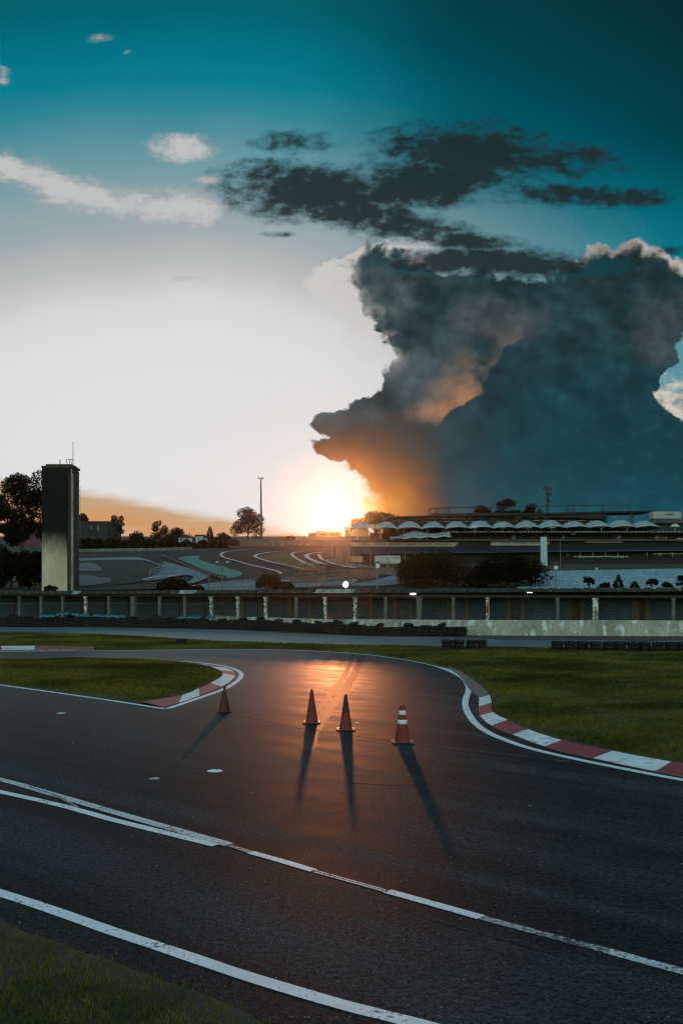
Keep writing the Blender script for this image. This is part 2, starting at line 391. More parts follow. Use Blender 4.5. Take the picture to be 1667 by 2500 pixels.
def asphalt_mat(name, base, base2, r0=0.52, r1=0.58, fine=48.0, speck=0.0, bump=0.25, spec=0.06, polish=False):
    m, nt, b = new_mat(name); G.nt = nt; b.inputs['Specular IOR Level'].default_value = spec
    tc = nt.nodes.new('ShaderNodeTexCoord'); P = tc.outputs['Object']
    big = noise(P, 0.22, 5, 0.55); mid = noise(P, 1.6, 5, 0.6); fi = noise(P, fine, 2, 0.7)
    f = sst(big * 0.6 + mid * 0.4, 0.36, 0.64)
    c = mixc(f, rgba(base), rgba(base2))
    if polish:                                     # rubber laid down along the straight
        xx, yy, _z = sep(P); stk = noise(vec((xx * 0.743 - yy * 0.669) * 0.05, (xx * 0.669 + yy * 0.743) * 1.1), 1.0, 5, 0.62)
        stf = sst(stk, 0.36, 0.64); c = mulc(c, stf * 0.55 + 0.72)
    c = mulc(c, sst(fi * 0.6 + noise(P, fine * 0.35, 2, 0.7) * 0.4, 0.39, 0.61, 0.40, 1.75))
    if speck:
        sp = sst(noise(P, fine * 0.7, 1, 0.5), 0.73, 0.80)
        c = mixc(sp * speck, c, (0.30, 0.27, 0.24, 1))
    nt.links.new(c, b.inputs['Base Color'])
    rr = sst(mid * 0.5 + big * 0.5, 0.35, 0.65, r0, r1)
    if polish:                                     # tyres have polished the hairpin; the near straight is coarser
        _x, yy, _z = sep(P); rr = rr - sst(yy, 21.0, 34.0) * 0.09 + (stf - 0.5) * 0.06 + sst(yy, 20.0, 10.0) * 0.04
        nt.links.new(sst(yy, 13.0, 37.0, 0.006, 0.048).k, b.inputs['Specular IOR Level'])
    nt.links.new(rr.k, b.inputs['Roughness'])
    bn = nt.nodes.new('ShaderNodeBump'); bn.inputs['Strength'].default_value = bump; bn.inputs['Distance'].default_value = 0.006
    nt.links.new(fi.k, bn.inputs['Height']); nt.links.new(bn.outputs[0], b.inputs['Normal'])
    return m
M = {}
M['asphalt'] = asphalt_mat('asphalt', (0.028, 0.0278, 0.0295), (0.039, 0.0385, 0.0405), speck=0.5, polish=True)
M['asphalt_hill'] = asphalt_mat('hill_asphalt', (0.036, 0.033, 0.031), (0.055, 0.050, 0.045), 0.7, 0.85, 6.0)
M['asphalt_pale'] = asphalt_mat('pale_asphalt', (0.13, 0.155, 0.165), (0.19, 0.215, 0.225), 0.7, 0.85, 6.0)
M['lot'] = asphalt_mat('car_park_concrete', (0.20, 0.27, 0.30), (0.26, 0.33, 0.36), 0.7, 0.85, 5.0)  # sky reflection put into the pale blue-grey surface colour

def paint_mat(name, col, wear=0.35, scale=22.0, under=(0.036, 0.034, 0.035), col2=None, rough=0.55, spec=0.35):
    m, nt, b = new_mat(name); G.nt = nt
    b.inputs['Roughness'].default_value = rough; b.inputs['Specular IOR Level'].default_value = spec
    tc = nt.nodes.new('ShaderNodeTexCoord'); P = tc.outputs['Object']
    n1 = noise(P, scale, 6, 0.65); n2 = noise(P, scale * 0.08, 4, 0.6)
    f = sst(n1 * 0.62 + n2 * 0.38, wear - 0.05, wear + 0.09)
    c = mixc(sst(n2, 0.35, 0.65), rgba(col), rgba(col2 or tuple(v * 0.8 for v in col[:3])))
    nt.links.new(mixc(f, rgba(under), c), b.inputs['Base Color'])
    return m
M['white_paint'] = paint_mat('white_road_paint', (0.86, 0.87, 0.88), 0.40)
M['white_worn'] = paint_mat('worn_white_paint', (0.66, 0.67, 0.68), 0.43)
M['white_faint'] = paint_mat('faint_white_paint', (0.50, 0.50, 0.50), 0.47)
M['kerb_white'] = paint_mat('kerb_white_paint', (0.82, 0.82, 0.81), 0.40, 6.0, under=(0.16, 0.15, 0.145))
M['kerb_red'] = paint_mat('kerb_red_paint', (0.34, 0.050, 0.062), 0.43, 6.0, under=(0.15, 0.07, 0.07), col2=(0.28, 0.045, 0.055))
M['kerb_bare'] = mat('kerb_bare_concrete', (0.10, 0.075, 0.06), (0.22, 0.18, 0.15), 6, 0.8)
M['soil'] = mat('dark_soil', (0.022, 0.022, 0.012), (0.040, 0.036, 0.016), 2.0, 0.95, 0.4, 25)

def leaf_mat(name, c, c2, scale=0.6, trans=0.5, rough=0.6):
    m, nt, b = new_mat(name); G.nt = nt
    nt.nodes.remove(b)
    tc = nt.nodes.new('ShaderNodeTexCoord'); P = tc.outputs['Object']
    f = sst(noise(P, scale, 5, 0.6), 0.35, 0.65)
    c = mixc(f, rgba(c), rgba(c2))
    g = noise(P, scale * 40, 1, 0.5)
    c = mulc(c, sst(g, 0.3, 0.7, 0.6, 1.4))
    d = nt.nodes.new('ShaderNodeBsdfDiffuse'); t = nt.nodes.new('ShaderNodeBsdfTranslucent')
    nt.links.new(c, d.inputs[0]); nt.links.new(c, t.inputs[0])
    mx = nt.nodes.new('ShaderNodeMixShader'); mx.inputs[0].default_value = trans
    nt.links.new(d.outputs[0], mx.inputs[1]); nt.links.new(t.outputs[0], mx.inputs[2])
    nt.links.new(mx.outputs[0], nt.nodes['Material Output'].inputs['Surface'])
    return m
M['grass'] = leaf_mat('grass_blades', (0.050, 0.054, 0.011), (0.190, 0.150, 0.028), 0.20, 0.45)
M['grass_near'] = leaf_mat('near_grass_blades', (0.060, 0.078, 0.014), (0.16, 0.14, 0.03), 1.5, 0.45)
M['turf'] = mat('turf_soil', (0.036, 0.040, 0.010), (0.062, 0.056, 0.014), 0.9, 0.95, 0.6, 14)
M['hill_grass'] = mat('hillside_grass', (0.018, 0.017, 0.010), (0.050, 0.040, 0.018), 0.35, 0.95, 0.5, 2)
M['leaf_dark'] = leaf_mat('dark_leaves', (0.006, 0.007, 0.004), (0.014, 0.014, 0.007), 0.7, 0.10)
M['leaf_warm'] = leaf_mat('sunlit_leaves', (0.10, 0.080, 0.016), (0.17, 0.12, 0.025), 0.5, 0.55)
M['leaf_brown'] = leaf_mat('brownish_leaves', (0.024, 0.020, 0.009), (0.046, 0.034, 0.012), 0.5, 0.25)
M['bark'] = mat('bark', (0.035, 0.028, 0.022), (0.06, 0.05, 0.04), 3, 0.9)

# ------------------------------------------------------------------ ground, tracks and kerbs
def terrain():
    xs = np.concatenate([np.linspace(-1600, -220, 10), np.linspace(-200, 200, 81), np.linspace(220, 1600, 10)])
    ys = np.concatenate([np.array([-60.0, -20, 0, 20, 40, 60, 80, 93.9, 94.1, 100, 106]), np.linspace(112, 300, 40), np.array([302, 310, 340, 400, 600, 1000, 2500])])
    v = [(x, y, hill_z(y) - (0.0 if y < 94 else 0.06)) for y in ys for x in xs]
    nx = len(xs)
    f = [(j * nx + i, j * nx + i + 1, (j + 1) * nx + i + 1, (j + 1) * nx + i) for j in range(len(ys) - 1) for i in range(nx - 1)]
    return tag(raw('ground', v, f, M['hill_grass']), kind='structure')
terrain()

road_far = [(-700, 1529), (0, 1531.5), (214, 1531), (480, 1535.5), (600, 1540), (725, 1546.5), (949, 1555), (1060, 1556), (1292, 1562), (1667, 1563.5), (2600, 1566)]
far_pts = smooth_line([GP(*p) for p in road_far], 2.0)
mb = MB()
mb.poly([Vector((60, -12, 0)), *[Vector(p) for p in far_pts[::-1]], Vector((-60, -12, 0))])
tag(mb.build('kart_track', M['asphalt']), kind='structure')

# outlines in photo pixels
loop_far = [(1120, 1644), (1072, 1628), (1010, 1614), (929, 1601.8), (847, 1593.5), (725, 1587.3), (562, 1584.5), (357, 1587), (143, 1588.8), (0, 1590), (-500, 1596)]
road_near = [(-700, 1543.5), (0, 1545), (150, 1547), (314, 1553), (480, 1563.5), (560, 1567.5), (725, 1573), (1076, 1581), (1188, 1582), (1344, 1584), (1667, 1588), (2600, 1596)]
kerb_in = [(1095, 1631), (1135, 1650), (1160, 1668), (1184, 1689), (1195, 1703), (1199, 1722), (1203, 1745), (1238, 1764.5), (1288, 1788), (1370, 1815), (1494, 1842), (1637, 1869), (1800, 1893), (2100, 1930)]
kerb_out = [(1093, 1632), (1118, 1648), (1137, 1672), (1152, 1690), (1168, 1704), (1168, 1726), (1171, 1748), (1199, 1772.5), (1250, 1794), (1329, 1823.5), (1447, 1852), (1600, 1884.5), (1770, 1913), (2060, 1955)]
def cyc(n): return n % 2
isl_out = [(-600, 1604), (0, 1613.5), (214, 1610.5), (357, 1613), (464, 1617.5), (512.6, 1623.5), (549, 1630), (572, 1641.5), (574, 1650.6), (562, 1665), (533, 1681), (482, 1701.5), (440, 1716), (400, 1727)]
isl_in = [(-600, 1604.6), (0, 1614.2), (214, 1611.2), (357, 1614), (443, 1620), (480, 1624.5), (515, 1631.5), (536, 1639), (543, 1645.5), (537, 1655), (514, 1671.5), (486, 1684), (446, 1700.5), (350, 1717.5)]

def in_poly(pts, poly):
    x, y = pts[:, 0], pts[:, 1]; c = np.zeros(len(pts), bool); n = len(poly)
    for i in range(n):
        x1, y1 = poly[i][:2]; x2, y2 = poly[(i + 1) % n][:2]
        k = (y1 > y) != (y2 > y)
        with np.errstate(divide='ignore', invalid='ignore'):
            c ^= k & (x < (x2 - x1) * (y - y1) / (y2 - y1 + 1e-12) + x1)
    return c
def edge_dist(pts, poly):
    d = np.full(len(pts), 1e9); P = np.asarray([p[:2] for p in poly])
    for i in range(len(P)):
        a, b = P[i], P[(i + 1) % len(P)]; ab = b - a
        t = np.clip(((pts - a) @ ab) / (ab @ ab + 1e-12), 0, 1)
        d = np.minimum(d, np.hypot(*(pts - a - t[:, None] * ab).T))
    return d
def vnoise(p, s, seed):
    """cheap smooth value noise"""
    r = np.random.default_rng(seed); T = r.random((64, 64)); q = p * s
    i = np.floor(q).astype(int); f = q - i; f = f * f * (3 - 2 * f)
    g = lambda a, b: T[(i[:, 0] + a) % 64, (i[:, 1] + b) % 64]
    return (g(0, 0) * (1 - f[:, 0]) + g(1, 0) * f[:, 0]) * (1 - f[:, 1]) + (g(0, 1) * (1 - f[:, 0]) + g(1, 1) * f[:, 0]) * f[:, 1]
def turf_height(p, poly, base, hump, seed):
    d = edge_dist(p, poly)
    return base + hump * (1 - np.exp(-d / 2.5)) * (0.35 + vnoise(p, 0.22, seed)) + 0.03 * vnoise(p, 1.3, seed + 1) * np.clip(d / 0.5, 0, 1)
def turf(name, poly, step, base, hump, seed, mat_):
    P = np.array([p[:2] for p in poly])
    lo, hi = P.min(0), P.max(0)
    gx, gy = np.meshgrid(np.arange(lo[0], hi[0], step), np.arange(lo[1], hi[1], step))
    q = np.stack([gx.ravel(), gy.ravel()], 1) + (RNG.random((gx.size, 2)) - 0.5) * step * 0.5
    q = q[in_poly(q, P)]; q = q[edge_dist(q, P) > step * 0.3]
    allp = np.concatenate([P, q]); n = len(P)
    vs, es, fs, *_ = delaunay_2d_cdt([Vector(p) for p in allp], [(i, (i + 1) % n) for i in range(n)], [list(range(n))], 1, 1e-5)
    vv = np.array([tuple(v) for v in vs]); z = turf_height(vv, P, base, hump, seed)
    v3 = [(a, b, c) for (a, b), c in zip(vv, z)]
    mb = MB(); mb.v = v3; mb.f = [tuple(f) for f in fs]; mb.m = [0] * len(mb.f)
    k = len(mb.v)                                        # a skirt down to the asphalt
    for i in range(n):
        a, b = P[i], P[(i + 1) % n]
        za, zb = turf_height(np.array([a, b]), P, base, hump, seed)
        mb.quad((a[0], a[1], za), (b[0], b[1], zb), (b[0], b[1], -0.02), (a[0], a[1], -0.02))
    return tag(mb.build(name, mat_, smooth=True), kind='structure')
def blades(name, poly, count, h, w, base, hump, seed, mat_, label, near=None, dens=None):
    """single-triangle grass blades, denser towards the camera"""
    P = np.array([p[:2] for p in poly]); lo, hi = P.min(0), P.max(0)
    out = np.zeros((0, 2)); r = np.random.default_rng(seed + 50)
    while len(out) < count:
        q = lo + r.random((count * 2, 2)) * (hi - lo)
        q = q[in_poly(q, P)]
        if near is not None:                      # only what the frame can show, thinned with distance
            q = q[np.abs(q[:, 0] / q[:, 1]) < 0.42]
            q = q[r.random(len(q)) < np.clip((near / q[:, 1]) ** 1.6, 0, 1)]
        q = q[r.random(len(q)) < (0.30 + 0.95 * vnoise(q, 1.1, seed + 2)) * np.clip(edge_dist(q, P) / 0.45, 0.25, 1)]
        out = np.concatenate([out, q])
    q = out[:count] + r.normal(0, 0.035, (count, 2)); z = turf_height(q, P, base, hump, seed) - 0.005
    tall = 0.45 + 0.8 * vnoise(q, 0.8, seed + 3) + 0.4 * r.random(count)
    hh = h * tall; ww = w * (0.6 + 0.8 * r.random(count)) * (1.0 if near is None else np.clip(q[:, 1] / near, 0.8, 2.2))
    an = r.random(count) * 2 * np.pi; lean = (r.random((count, 2)) - 0.5) * 1.1
    dx, dy = np.cos(an) * ww / 2, np.sin(an) * ww / 2
    v = np.empty((count, 3, 3))
    v[:, 0] = np.stack([q[:, 0] - dx, q[:, 1] - dy, z], 1); v[:, 1] = np.stack([q[:, 0] + dx, q[:, 1] + dy, z], 1)
    v[:, 2] = np.stack([q[:, 0] + lean[:, 0] * hh, q[:, 1] + lean[:, 1] * hh, z + hh], 1)
    o = raw(name, v.reshape(-1, 3), np.arange(count * 3).reshape(-1, 3), mat_)
    return tag(o, label, 'grass', kind='stuff')

def wl(px, step=0.5): return smooth_line([GP(*p) for p in px], step)
right_poly = [Vector(p) for p in wl(road_near, 2.0)] + [Vector(p) for p in wl(kerb_in[::-1], 0.7)][:-1] + [Vector(p) for p in wl(loop_far[1:], 1.0)]
# keep the strip of turf a hand's breadth off the painted lines
turf('infield_turf', right_poly, 1.3, 0.03, 0.05, 11, M['turf'])
isl_poly = [Vector(p) for p in wl(isl_in, 0.7)] + [Vector(p) for p in wl([(350, 1718.5), (250, 1704), (100, 1684), (0, 1670.5), (-200, 1645), (-600, 1612)], 1.5)][1:]
turf('island_turf', isl_poly, 0.9, 0.03, 0.22, 21, M['turf'])
corner_px = [(-160, 2180), (0, 2245), (64, 2282), (140, 2303), (186, 2325), (250, 2343), (340, 2378), (441, 2414), (558, 2457), (638, 2502), (760, 2580), (900, 2700)]
corner_poly = [Vector(p) for p in wl(corner_px, 0.25)] + [Vector((-1.2, 4.0, 0)), Vector((-7, 4.0, 0))]
turf('corner_turf', corner_poly, 0.25, 0.02, 0.05, 31, M['soil'])
blades('infield_grass', right_poly, 150000, 0.075, 0.022, 0.03, 0.05, 11, M['grass'], 'short grass of the infield to the right of the kart track', near=20.0)
blades('island_grass', isl_poly, 70000, 0.075, 0.024, 0.03, 0.22, 21, M['grass'], 'short grass on the island inside the hairpin', near=26.0)
blades('corner_grass', corner_poly, 34000, 0.075, 0.009, 0.02, 0.05, 31, M['grass_near'], 'longer dark grass in the near corner below the white edge line')

# kerbs
def kerb(name, outer, inner, cuts, colours, h0=0.012, h1=0.07, sub=5):
    """outer/inner: photo pixel outlines with matching points; colour changes at each point index in cuts"""
    mb = MB(); fi = 0
    for i in range(len(outer) - 1):
        mi = colours[i]
        for k in range(sub):
            t0, t1 = k / sub, (k + 1) / sub
            def pt(L, i, t):
                a, b, c, d = [GP(*L[min(max(j, 0), len(L) - 1)]) for j in (i - 1, i, i + 1, i + 2)]
                m1 = (c - a) / 2; m2 = (d - b) / 2
                Ls = (c - b).length
                m1 = m1 if m1.length < 2 * Ls else m1.normalized() * 2 * Ls; m2 = m2 if m2.length < 2 * Ls else m2.normalized() * 2 * Ls
                return b * (2 * t**3 - 3 * t**2 + 1) + m1 * (t**3 - 2 * t**2 + t) + c * (-2 * t**3 + 3 * t**2) + m2 * (t**3 - t**2)
            o0, o1, i0, i1 = pt(outer, i, t0), pt(outer, i, t1), pt(inner, i, t0), pt(inner, i, t1)
            up = Vector((0, 0, 1))
            a, b, c, d = o0 + up * h0, o1 + up * h0, i1 + up * h1, i0 + up * h1
            mb.quad(a, b, c, d, mi)
            mb.quad(o0 - up * 0.01, o1 - up * 0.01, b, a, 2); mb.quad(d, c, i1 - up * 0.01, i0 - up * 0.01, 2)
    return tag(mb.build(name, [M['kerb_red'], M['kerb_white'], M['kerb_bare']]), kind='structure')
RD, WH, BR = 0, 1, 2
kerb('right_kerb', kerb_out, kerb_in, None, [BR, BR, BR, BR, WH, RD, WH, RD, WH, RD, WH, RD, WH])
isl_o2 = [(349, 1613.2), (440, 1617), (493, 1621.6), (520, 1625.2), (549, 1630), (571, 1640), (574, 1650.6), (562, 1665), (541, 1677), (487, 1699.5), (437, 1716.5), (400, 1727)]
isl_i2 = [(357, 1614.6), (430, 1619.2), (480, 1625), (497, 1628), (514, 1631.5), (538, 1640.5), (543, 1646.5), (541, 1655), (514, 1671.5), (486, 1684), (446, 1701), (345, 1718)]
kerb('island_kerb', isl_o2, isl_i2, None, [RD, WH, WH, RD, WH, RD, WH, WH, RD, WH, RD], 0.012, 0.055)
kerb('far_kerb', [(-80, 1590.3), (4, 1590), (85, 1589.5), (142, 1588.9), (230, 1588)], [(-80, 1583.8), (4, 1584), (85, 1583.6), (142, 1584.8), (230, 1586.2)], None, [RD, WH, RD, RD], 0.07, 0.15)

# painted lines
def line(px, width, m, step=0.4, lift=0.004, jit=0.03, name='road_marking'):
    mb = MB(); ribbon(mb, wl(px, step), width, lift, jit=jit)
    return tag(mb.build(name, m), kind='structure')
line([(-300, 2096), (0, 2180), (160, 2233), (266, 2271), (372, 2306), (479, 2342), (585, 2378), (691, 2411), (834, 2453), (940, 2480), (1036, 2504), (1300, 2575)], 0.155, M['white_paint'])
line([(-300, 1868), (0, 1933), (160, 1969), (266, 1999), (415, 2036), (528, 2064)], 0.145, M['white_paint'])
line([(-300, 1844), (0, 1903), (90, 1928), (213, 1964), (372, 2010), (532, 2055), (560, 2063)], 0.16, M['white_worn'], lift=0.006)
line([(560, 2064), (585, 2072), (612, 2081)], 0.08, M['white_faint'])
line([(612, 2081), (690, 2103), (766, 2126)], 0.12, M['white_paint'])
line([(766, 2124.5), (834, 2143), (945, 2174)], 0.025, M['white_worn'])
line([(766, 2129), (834, 2147.5), (945, 2178.5)], 0.035, M['white_worn'])
line([(945, 2176), (1060, 2208), (1174, 2240)], 0.13, M['white_paint'])
line([(1174, 2240), (1330, 2282), (1482, 2322)], 0.115, M['white_faint'])
line([(1482, 2322), (1580, 2349), (1667, 2372.5), (2000, 2460)], 0.13, M['white_worn'])
line([(70, 1921), (130, 1940), (190, 1972)], 0.05, M['white_faint'], lift=0.009)
# kart circuit edge lines
line([(1122, 1646), (1072, 1628.5), (1010, 1614.2), (929, 1602), (847, 1594), (725, 1587.8), (562, 1585), (357, 1587.6), (143, 1589.6), (0, 1591), (-500, 1597)], 0.16, M['white_paint'], 0.6)
line([(1060, 1624), (1100, 1640), (1130, 1657), (1142, 1676), (1142, 1690), (1136, 1708), (1136, 1726), (1146, 1748), (1163, 1769), (1190, 1788), (1228, 1805), (1292, 1827), (1393, 1851), (1525, 1878), (1667, 1905), (2000, 1962)], 0.17, M['white_paint'], 0.3, 0.006)
line([(-600, 1601.5), (0, 1612), (214, 1609.5), (357, 1612.2), (464, 1616), (525, 1622.5), (560, 1629), (584, 1639.5), (589, 1650), (578, 1664), (548, 1682), (480, 1706.5), (409, 1730.5)], 0.17, M['white_paint'], 0.4)
line([(412, 1731), (393, 1729), (250, 1707), (0, 1672), (-300, 1630)], 0.15, M['white_paint'], 0.5)
line([(-700, 1544.5), (0, 1546), (150, 1548), (314, 1553.8), (480, 1564.2), (560, 1568.3), (725, 1573.8), (1076, 1581.8), (1188, 1583), (1344, 1585), (1667, 1589), (2600, 1597)], 0.17, M['white_paint'], 1.5, 0.012)
for a, b in (((4, 1535), (48, 1534.5)), ((227, 1533.5), (276, 1534.5)), ((1076, 1558.5), (1145, 1559)), ((1211, 1561), (1293, 1562.2)), ((1366, 1563), (1440, 1563.4)), ((1519, 1563.8), (1602, 1564.2)), ((720, 1550.5), (790, 1553)), ((860, 1556), (930, 1558))):
    line([a, b], 0.30, M['white_paint'], 2.0)
# old joints in the asphalt, drawn as narrow sealed seams
M['seam'] = mat('seam_filler', (0.115, 0.090, 0.078), (0.035, 0.032, 0.032), 4, 0.6, spec=0.05)
M['seam_dark'] = mat('tar_seam', (0.012, 0.012, 0.012), (0.022, 0.022, 0.022), 4, 0.95, spec=0.02)
line([(560, 1742), (640, 1757), (720, 1776), (800, 1786), (880, 1798), (980, 1812), (1100, 1828), (1240, 1842), (1420, 1864)], 0.05, M['seam'], 0.4, 0.003, 0.5, 'asphalt_seam')
line([(860, 1912), (945, 1917), (1040, 1917)], 0.02, M['seam_dark'], 0.4, 0.003, 0.4, 'asphalt_seam')
line([(980, 2220), (1060, 2250), (1160, 2277), (1290, 2313), (1420, 2350)], 0.012, M['seam_dark'], 0.2, 0.003, 0.6, 'asphalt_seam')
M['rubber'] = paint_mat('tyre_rubber_marks', (0.017, 0.016, 0.016), 0.58, 5.0, under=(0.022, 0.021, 0.022), rough=0.5, spec=0.032)
for k_, (q, w) in enumerate(((((884, 1600), (868, 1640), (836, 1690), (800, 1735), (772, 1775), (752, 1830)), 0.28), (((862, 1596), (846, 1640), (812, 1690), (772, 1740)), 0.2))):
    line(q, w, M['rubber'], 0.5, 0.0012 + 0.0010 * k_, 0.25, 'tyre_mark')
M['far_asphalt'] = asphalt_mat('far_road_asphalt', (0.080, 0.102, 0.112), (0.120, 0.148, 0.158), 0.40, 0.48, 14.0, spec=0.25)  # grazing sky reflection put into a paler, bluer base colour
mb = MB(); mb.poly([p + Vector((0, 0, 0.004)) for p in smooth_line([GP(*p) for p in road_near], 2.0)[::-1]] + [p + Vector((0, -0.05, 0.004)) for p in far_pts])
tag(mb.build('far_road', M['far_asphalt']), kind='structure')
# round reflector patches and flecks of white on the asphalt
def disc(px, py, r, m, lab):
    p = GP(px, py); mb = MB(); k = 18
    ring = [Vector((p.x + r * math.cos(2 * math.pi * i / k), p.y + r * math.sin(2 * math.pi * i / k), 0.007)) for i in range(k)]
    mb.poly(ring); 
    for i in range(k):
        a, b = ring[i], ring[(i + 1) % k]; c = Vector((p.x, p.y, 0))
        a2 = c + (a - c) * 1.12; b2 = c + (b - c) * 1.12; a2.z = b2.z = 0.0
        mb.quad(a2, b2, b, a)
    return tag(mb.build('road_stud', m), lab, 'road stud')
disc(525, 1882, 0.115, M['white_paint'], 'flat white round stud in the asphalt left of the long cone shadows')
disc(378, 1901, 0.08, M['white_faint'], 'faded grey round stud left of the bright white one')
disc(150, 1741, 0.10, M['white_worn'], 'small white round stud in the far left asphalt below the island')
disc(871, 1765, 0.05, M['white_paint'], 'small white fleck of litter lying between the cones')

# loose grit
def gravel():
    r = np.random.default_rng(3); n = 900
    D = 6.9 + 17 * r.random(n) ** 1.8; px = -60 + 1800 * r.random(n)
    cl = r.random(n) < 0.45                                   # thicker around the near centre of the track
    px[cl] = 860 + 260 * r.standard_normal(cl.sum()); D[cl] = np.clip(9.0 + 1.6 * r.standard_normal(cl.sum()), 6.9, 14)
    x = (px - 833.5) / FPX * D; s = 0.003 + 0.006 * r.random(n) ** 5; s = s * np.clip(D / 13, 0.7, 1.3)
    base = np.array([(1, 0, 0), (-.5, .87, 0), (-.5, -.87, 0), (0, 0, 1.1)])
    v = (base[None] * s[:, None, None] * (0.6 + 0.8 * r.random((n, 4, 1)))) + np.stack([x, D, np.full(n, 0.001)], 1)[:, None]
    f = (np.array([(0, 1, 3), (1, 2, 3), (2, 0, 3)])[None] + 4 * np.arange(n)[:, None, None]).reshape(-1, 3)
    tag(raw('gravel', v.reshape(-1, 3), f, mat('grit', (0.45, 0.36, 0.28), (0.6, 0.55, 0.5), 30, 0.35)), 'loose pale grit scattered over the dark asphalt', 'grit', kind='stuff')
gravel()

# ------------------------------------------------------------------ traffic cones
M['cone_red'] = mat('red_cone_rubber', (0.20, 0.020, 0.014), (0.13, 0.013, 0.010), 9, 0.6, spec=0.3)
M['cone_dull'] = mat('dull_cone_rubber', (0.10, 0.018, 0.012), (0.045, 0.012, 0.009), 7, 0.65, spec=0.3)
M['cone_black'] = mat('blackened_rubber', (0.016, 0.014, 0.014), (0.03, 0.022, 0.02), 9, 0.6, spec=0.3)
M['cone_white'] = mat('white_reflective_band', (0.66, 0.68, 0.70), (0.52, 0.54, 0.56), 12, 0.45)
M['cone_base'] = mat('pale_worn_rubber_base', (0.16, 0.065, 0.045), (0.10, 0.035, 0.028), 12, 0.45)
def traffic_cone(px, py, h, base_w, lab, kind):
    p = GP(px, py); t = thing('traffic_cone', p, lab, 'traffic cone', 'traffic cones across the kart track')
    th = 0.024; rb = base_w * 0.335; rt = 0.028
    mb = MB()                                                 # square base with clipped corners, feet under it
    k = base_w / 2; c = k * 0.28
    ring = [(-k + c, -k), (k - c, -k), (k, -k + c), (k, k - c), (k - c, k), (-k + c, k), (-k, k - c), (-k, -k + c)]
    lo = [Vector((p.x + a, p.y + b, 0.012)) for a, b in ring]; hi = [Vector((p.x + a * 0.95, p.y + b * 0.95, th)) for a, b in ring]
    mb.poly(hi); mb.poly(lo[::-1])
    for i in range(8): mb.quad(lo[i], lo[(i + 1) % 8], hi[(i + 1) % 8], hi[i])
    for sx in (-1, 1):
        for sy in (-1, 1): mb.box((p.x + sx * k * 0.72, p.y + sy * k * 0.72, 0.008), (0.07, 0.07, 0.015))
    mb.build('base', M['cone_base'] if kind != 'dull' else M['cone_dull'], t)
    # body: foot flare, straight cone, rounded tip
    prof = [(rb + 0.02, th), (rb, th + 0.02)]
    N = 30; top = h if kind != 'torn' else h * 0.97
    for i in range(1, N + 1):
        u = i / N; r = rb + (rt - rb) * u
        if kind == 'dull' and u > 0.72: r = rt * 1.15 - 0.004 * (u - 0.72) if u > 0.80 else r + (rt * 1.15 - r) * (u - 0.72) / 0.08
        if kind == 'torn': r = rb + (0.048 - rb) * u
        prof.append((r, th + 0.02 + (top - th - 0.02) * u))
    prof.append((prof[-1][0] * 0.75, top + 0.008)); prof.append((prof[-1][0] * 0.75, top - 0.03)) if kind == 'torn' else prof.append((0.002, top + 0.012))
    def mf(k_):
        u = (k_ - 1) / N
        if kind == 'dark': return 1 if u > 0.44 else 0
        return 0
    mb = MB(); mb.lathe(prof, 28, (p.x, p.y, 0), mfun=mf)
    if kind == 'torn':                                        # ragged top lip
        for i, (vx, vy, vz) in enumerate(mb.v):
            if vz > top - 0.02:
                a = math.atan2(vy - p.y, vx - p.x); mb.v[i] = (vx, vy, vz + 0.022 * math.sin(3 * a) - 0.02)
    if kind == 'dull':                                        # the bent neck
        for i, (vx, vy, vz) in enumerate(mb.v):
            q = max(0, vz - h * 0.75); mb.v[i] = (vx + 0.25 * q * q / h + 0.05 * q, vy, vz)
    mb.build('body', [{'red': M['cone_red'], 'dark': M['cone_red'], 'dull': M['cone_dull'], 'torn': M['cone_red']}[kind], M['cone_black']], t, smooth=True)
    if kind == 'torn':
        for z0, z1 in ((0.475, 0.60), (0.74, 0.865)):
            mb = MB()
            r = lambda u: rb + (0.048 - rb) * u + 0.002
            f = lambda u: th + 0.02 + (top - th - 0.02) * u
            mb.lathe([(r(z0) - 0.003, f(z0)), (r(z0), f(z0) + 0.001), (r(z1), f(z1)), (r(z1) - 0.003, f(z1) + 0.001)], 28, (p.x, p.y, 0)); mb.build('reflective_band', M['cone_white'], t, smooth=True)
    if kind == 'dull':
        mb = MB(); u = 0.78; rr = rt * 1.15
        mb.lathe([(rr + 0.002, h * 0.78), (rr + 0.016, h * 0.79), (rr + 0.016, h * 0.815), (rr + 0.002, h * 0.825)], 20, (p.x + 0.002, p.y, 0)); mb.build('collar', M['cone_base'], t, smooth=True)
    return t
traffic_cone(548, 1738, 0.64, 0.40, 'dull brown cone with a thin bent neck beside the striped island kerb', 'dull')
traffic_cone(761, 1764, 0.745, 0.40, 'plain dark red cone with no bands, second from the island', 'red')
traffic_cone(844, 1781, 0.745, 0.40, 'red cone blackened over its upper half beside the plain red cone', 'dark')
traffic_cone(982, 1812, 0.74, 0.43, 'red cone with two white reflective bands and a torn open top', 'torn')

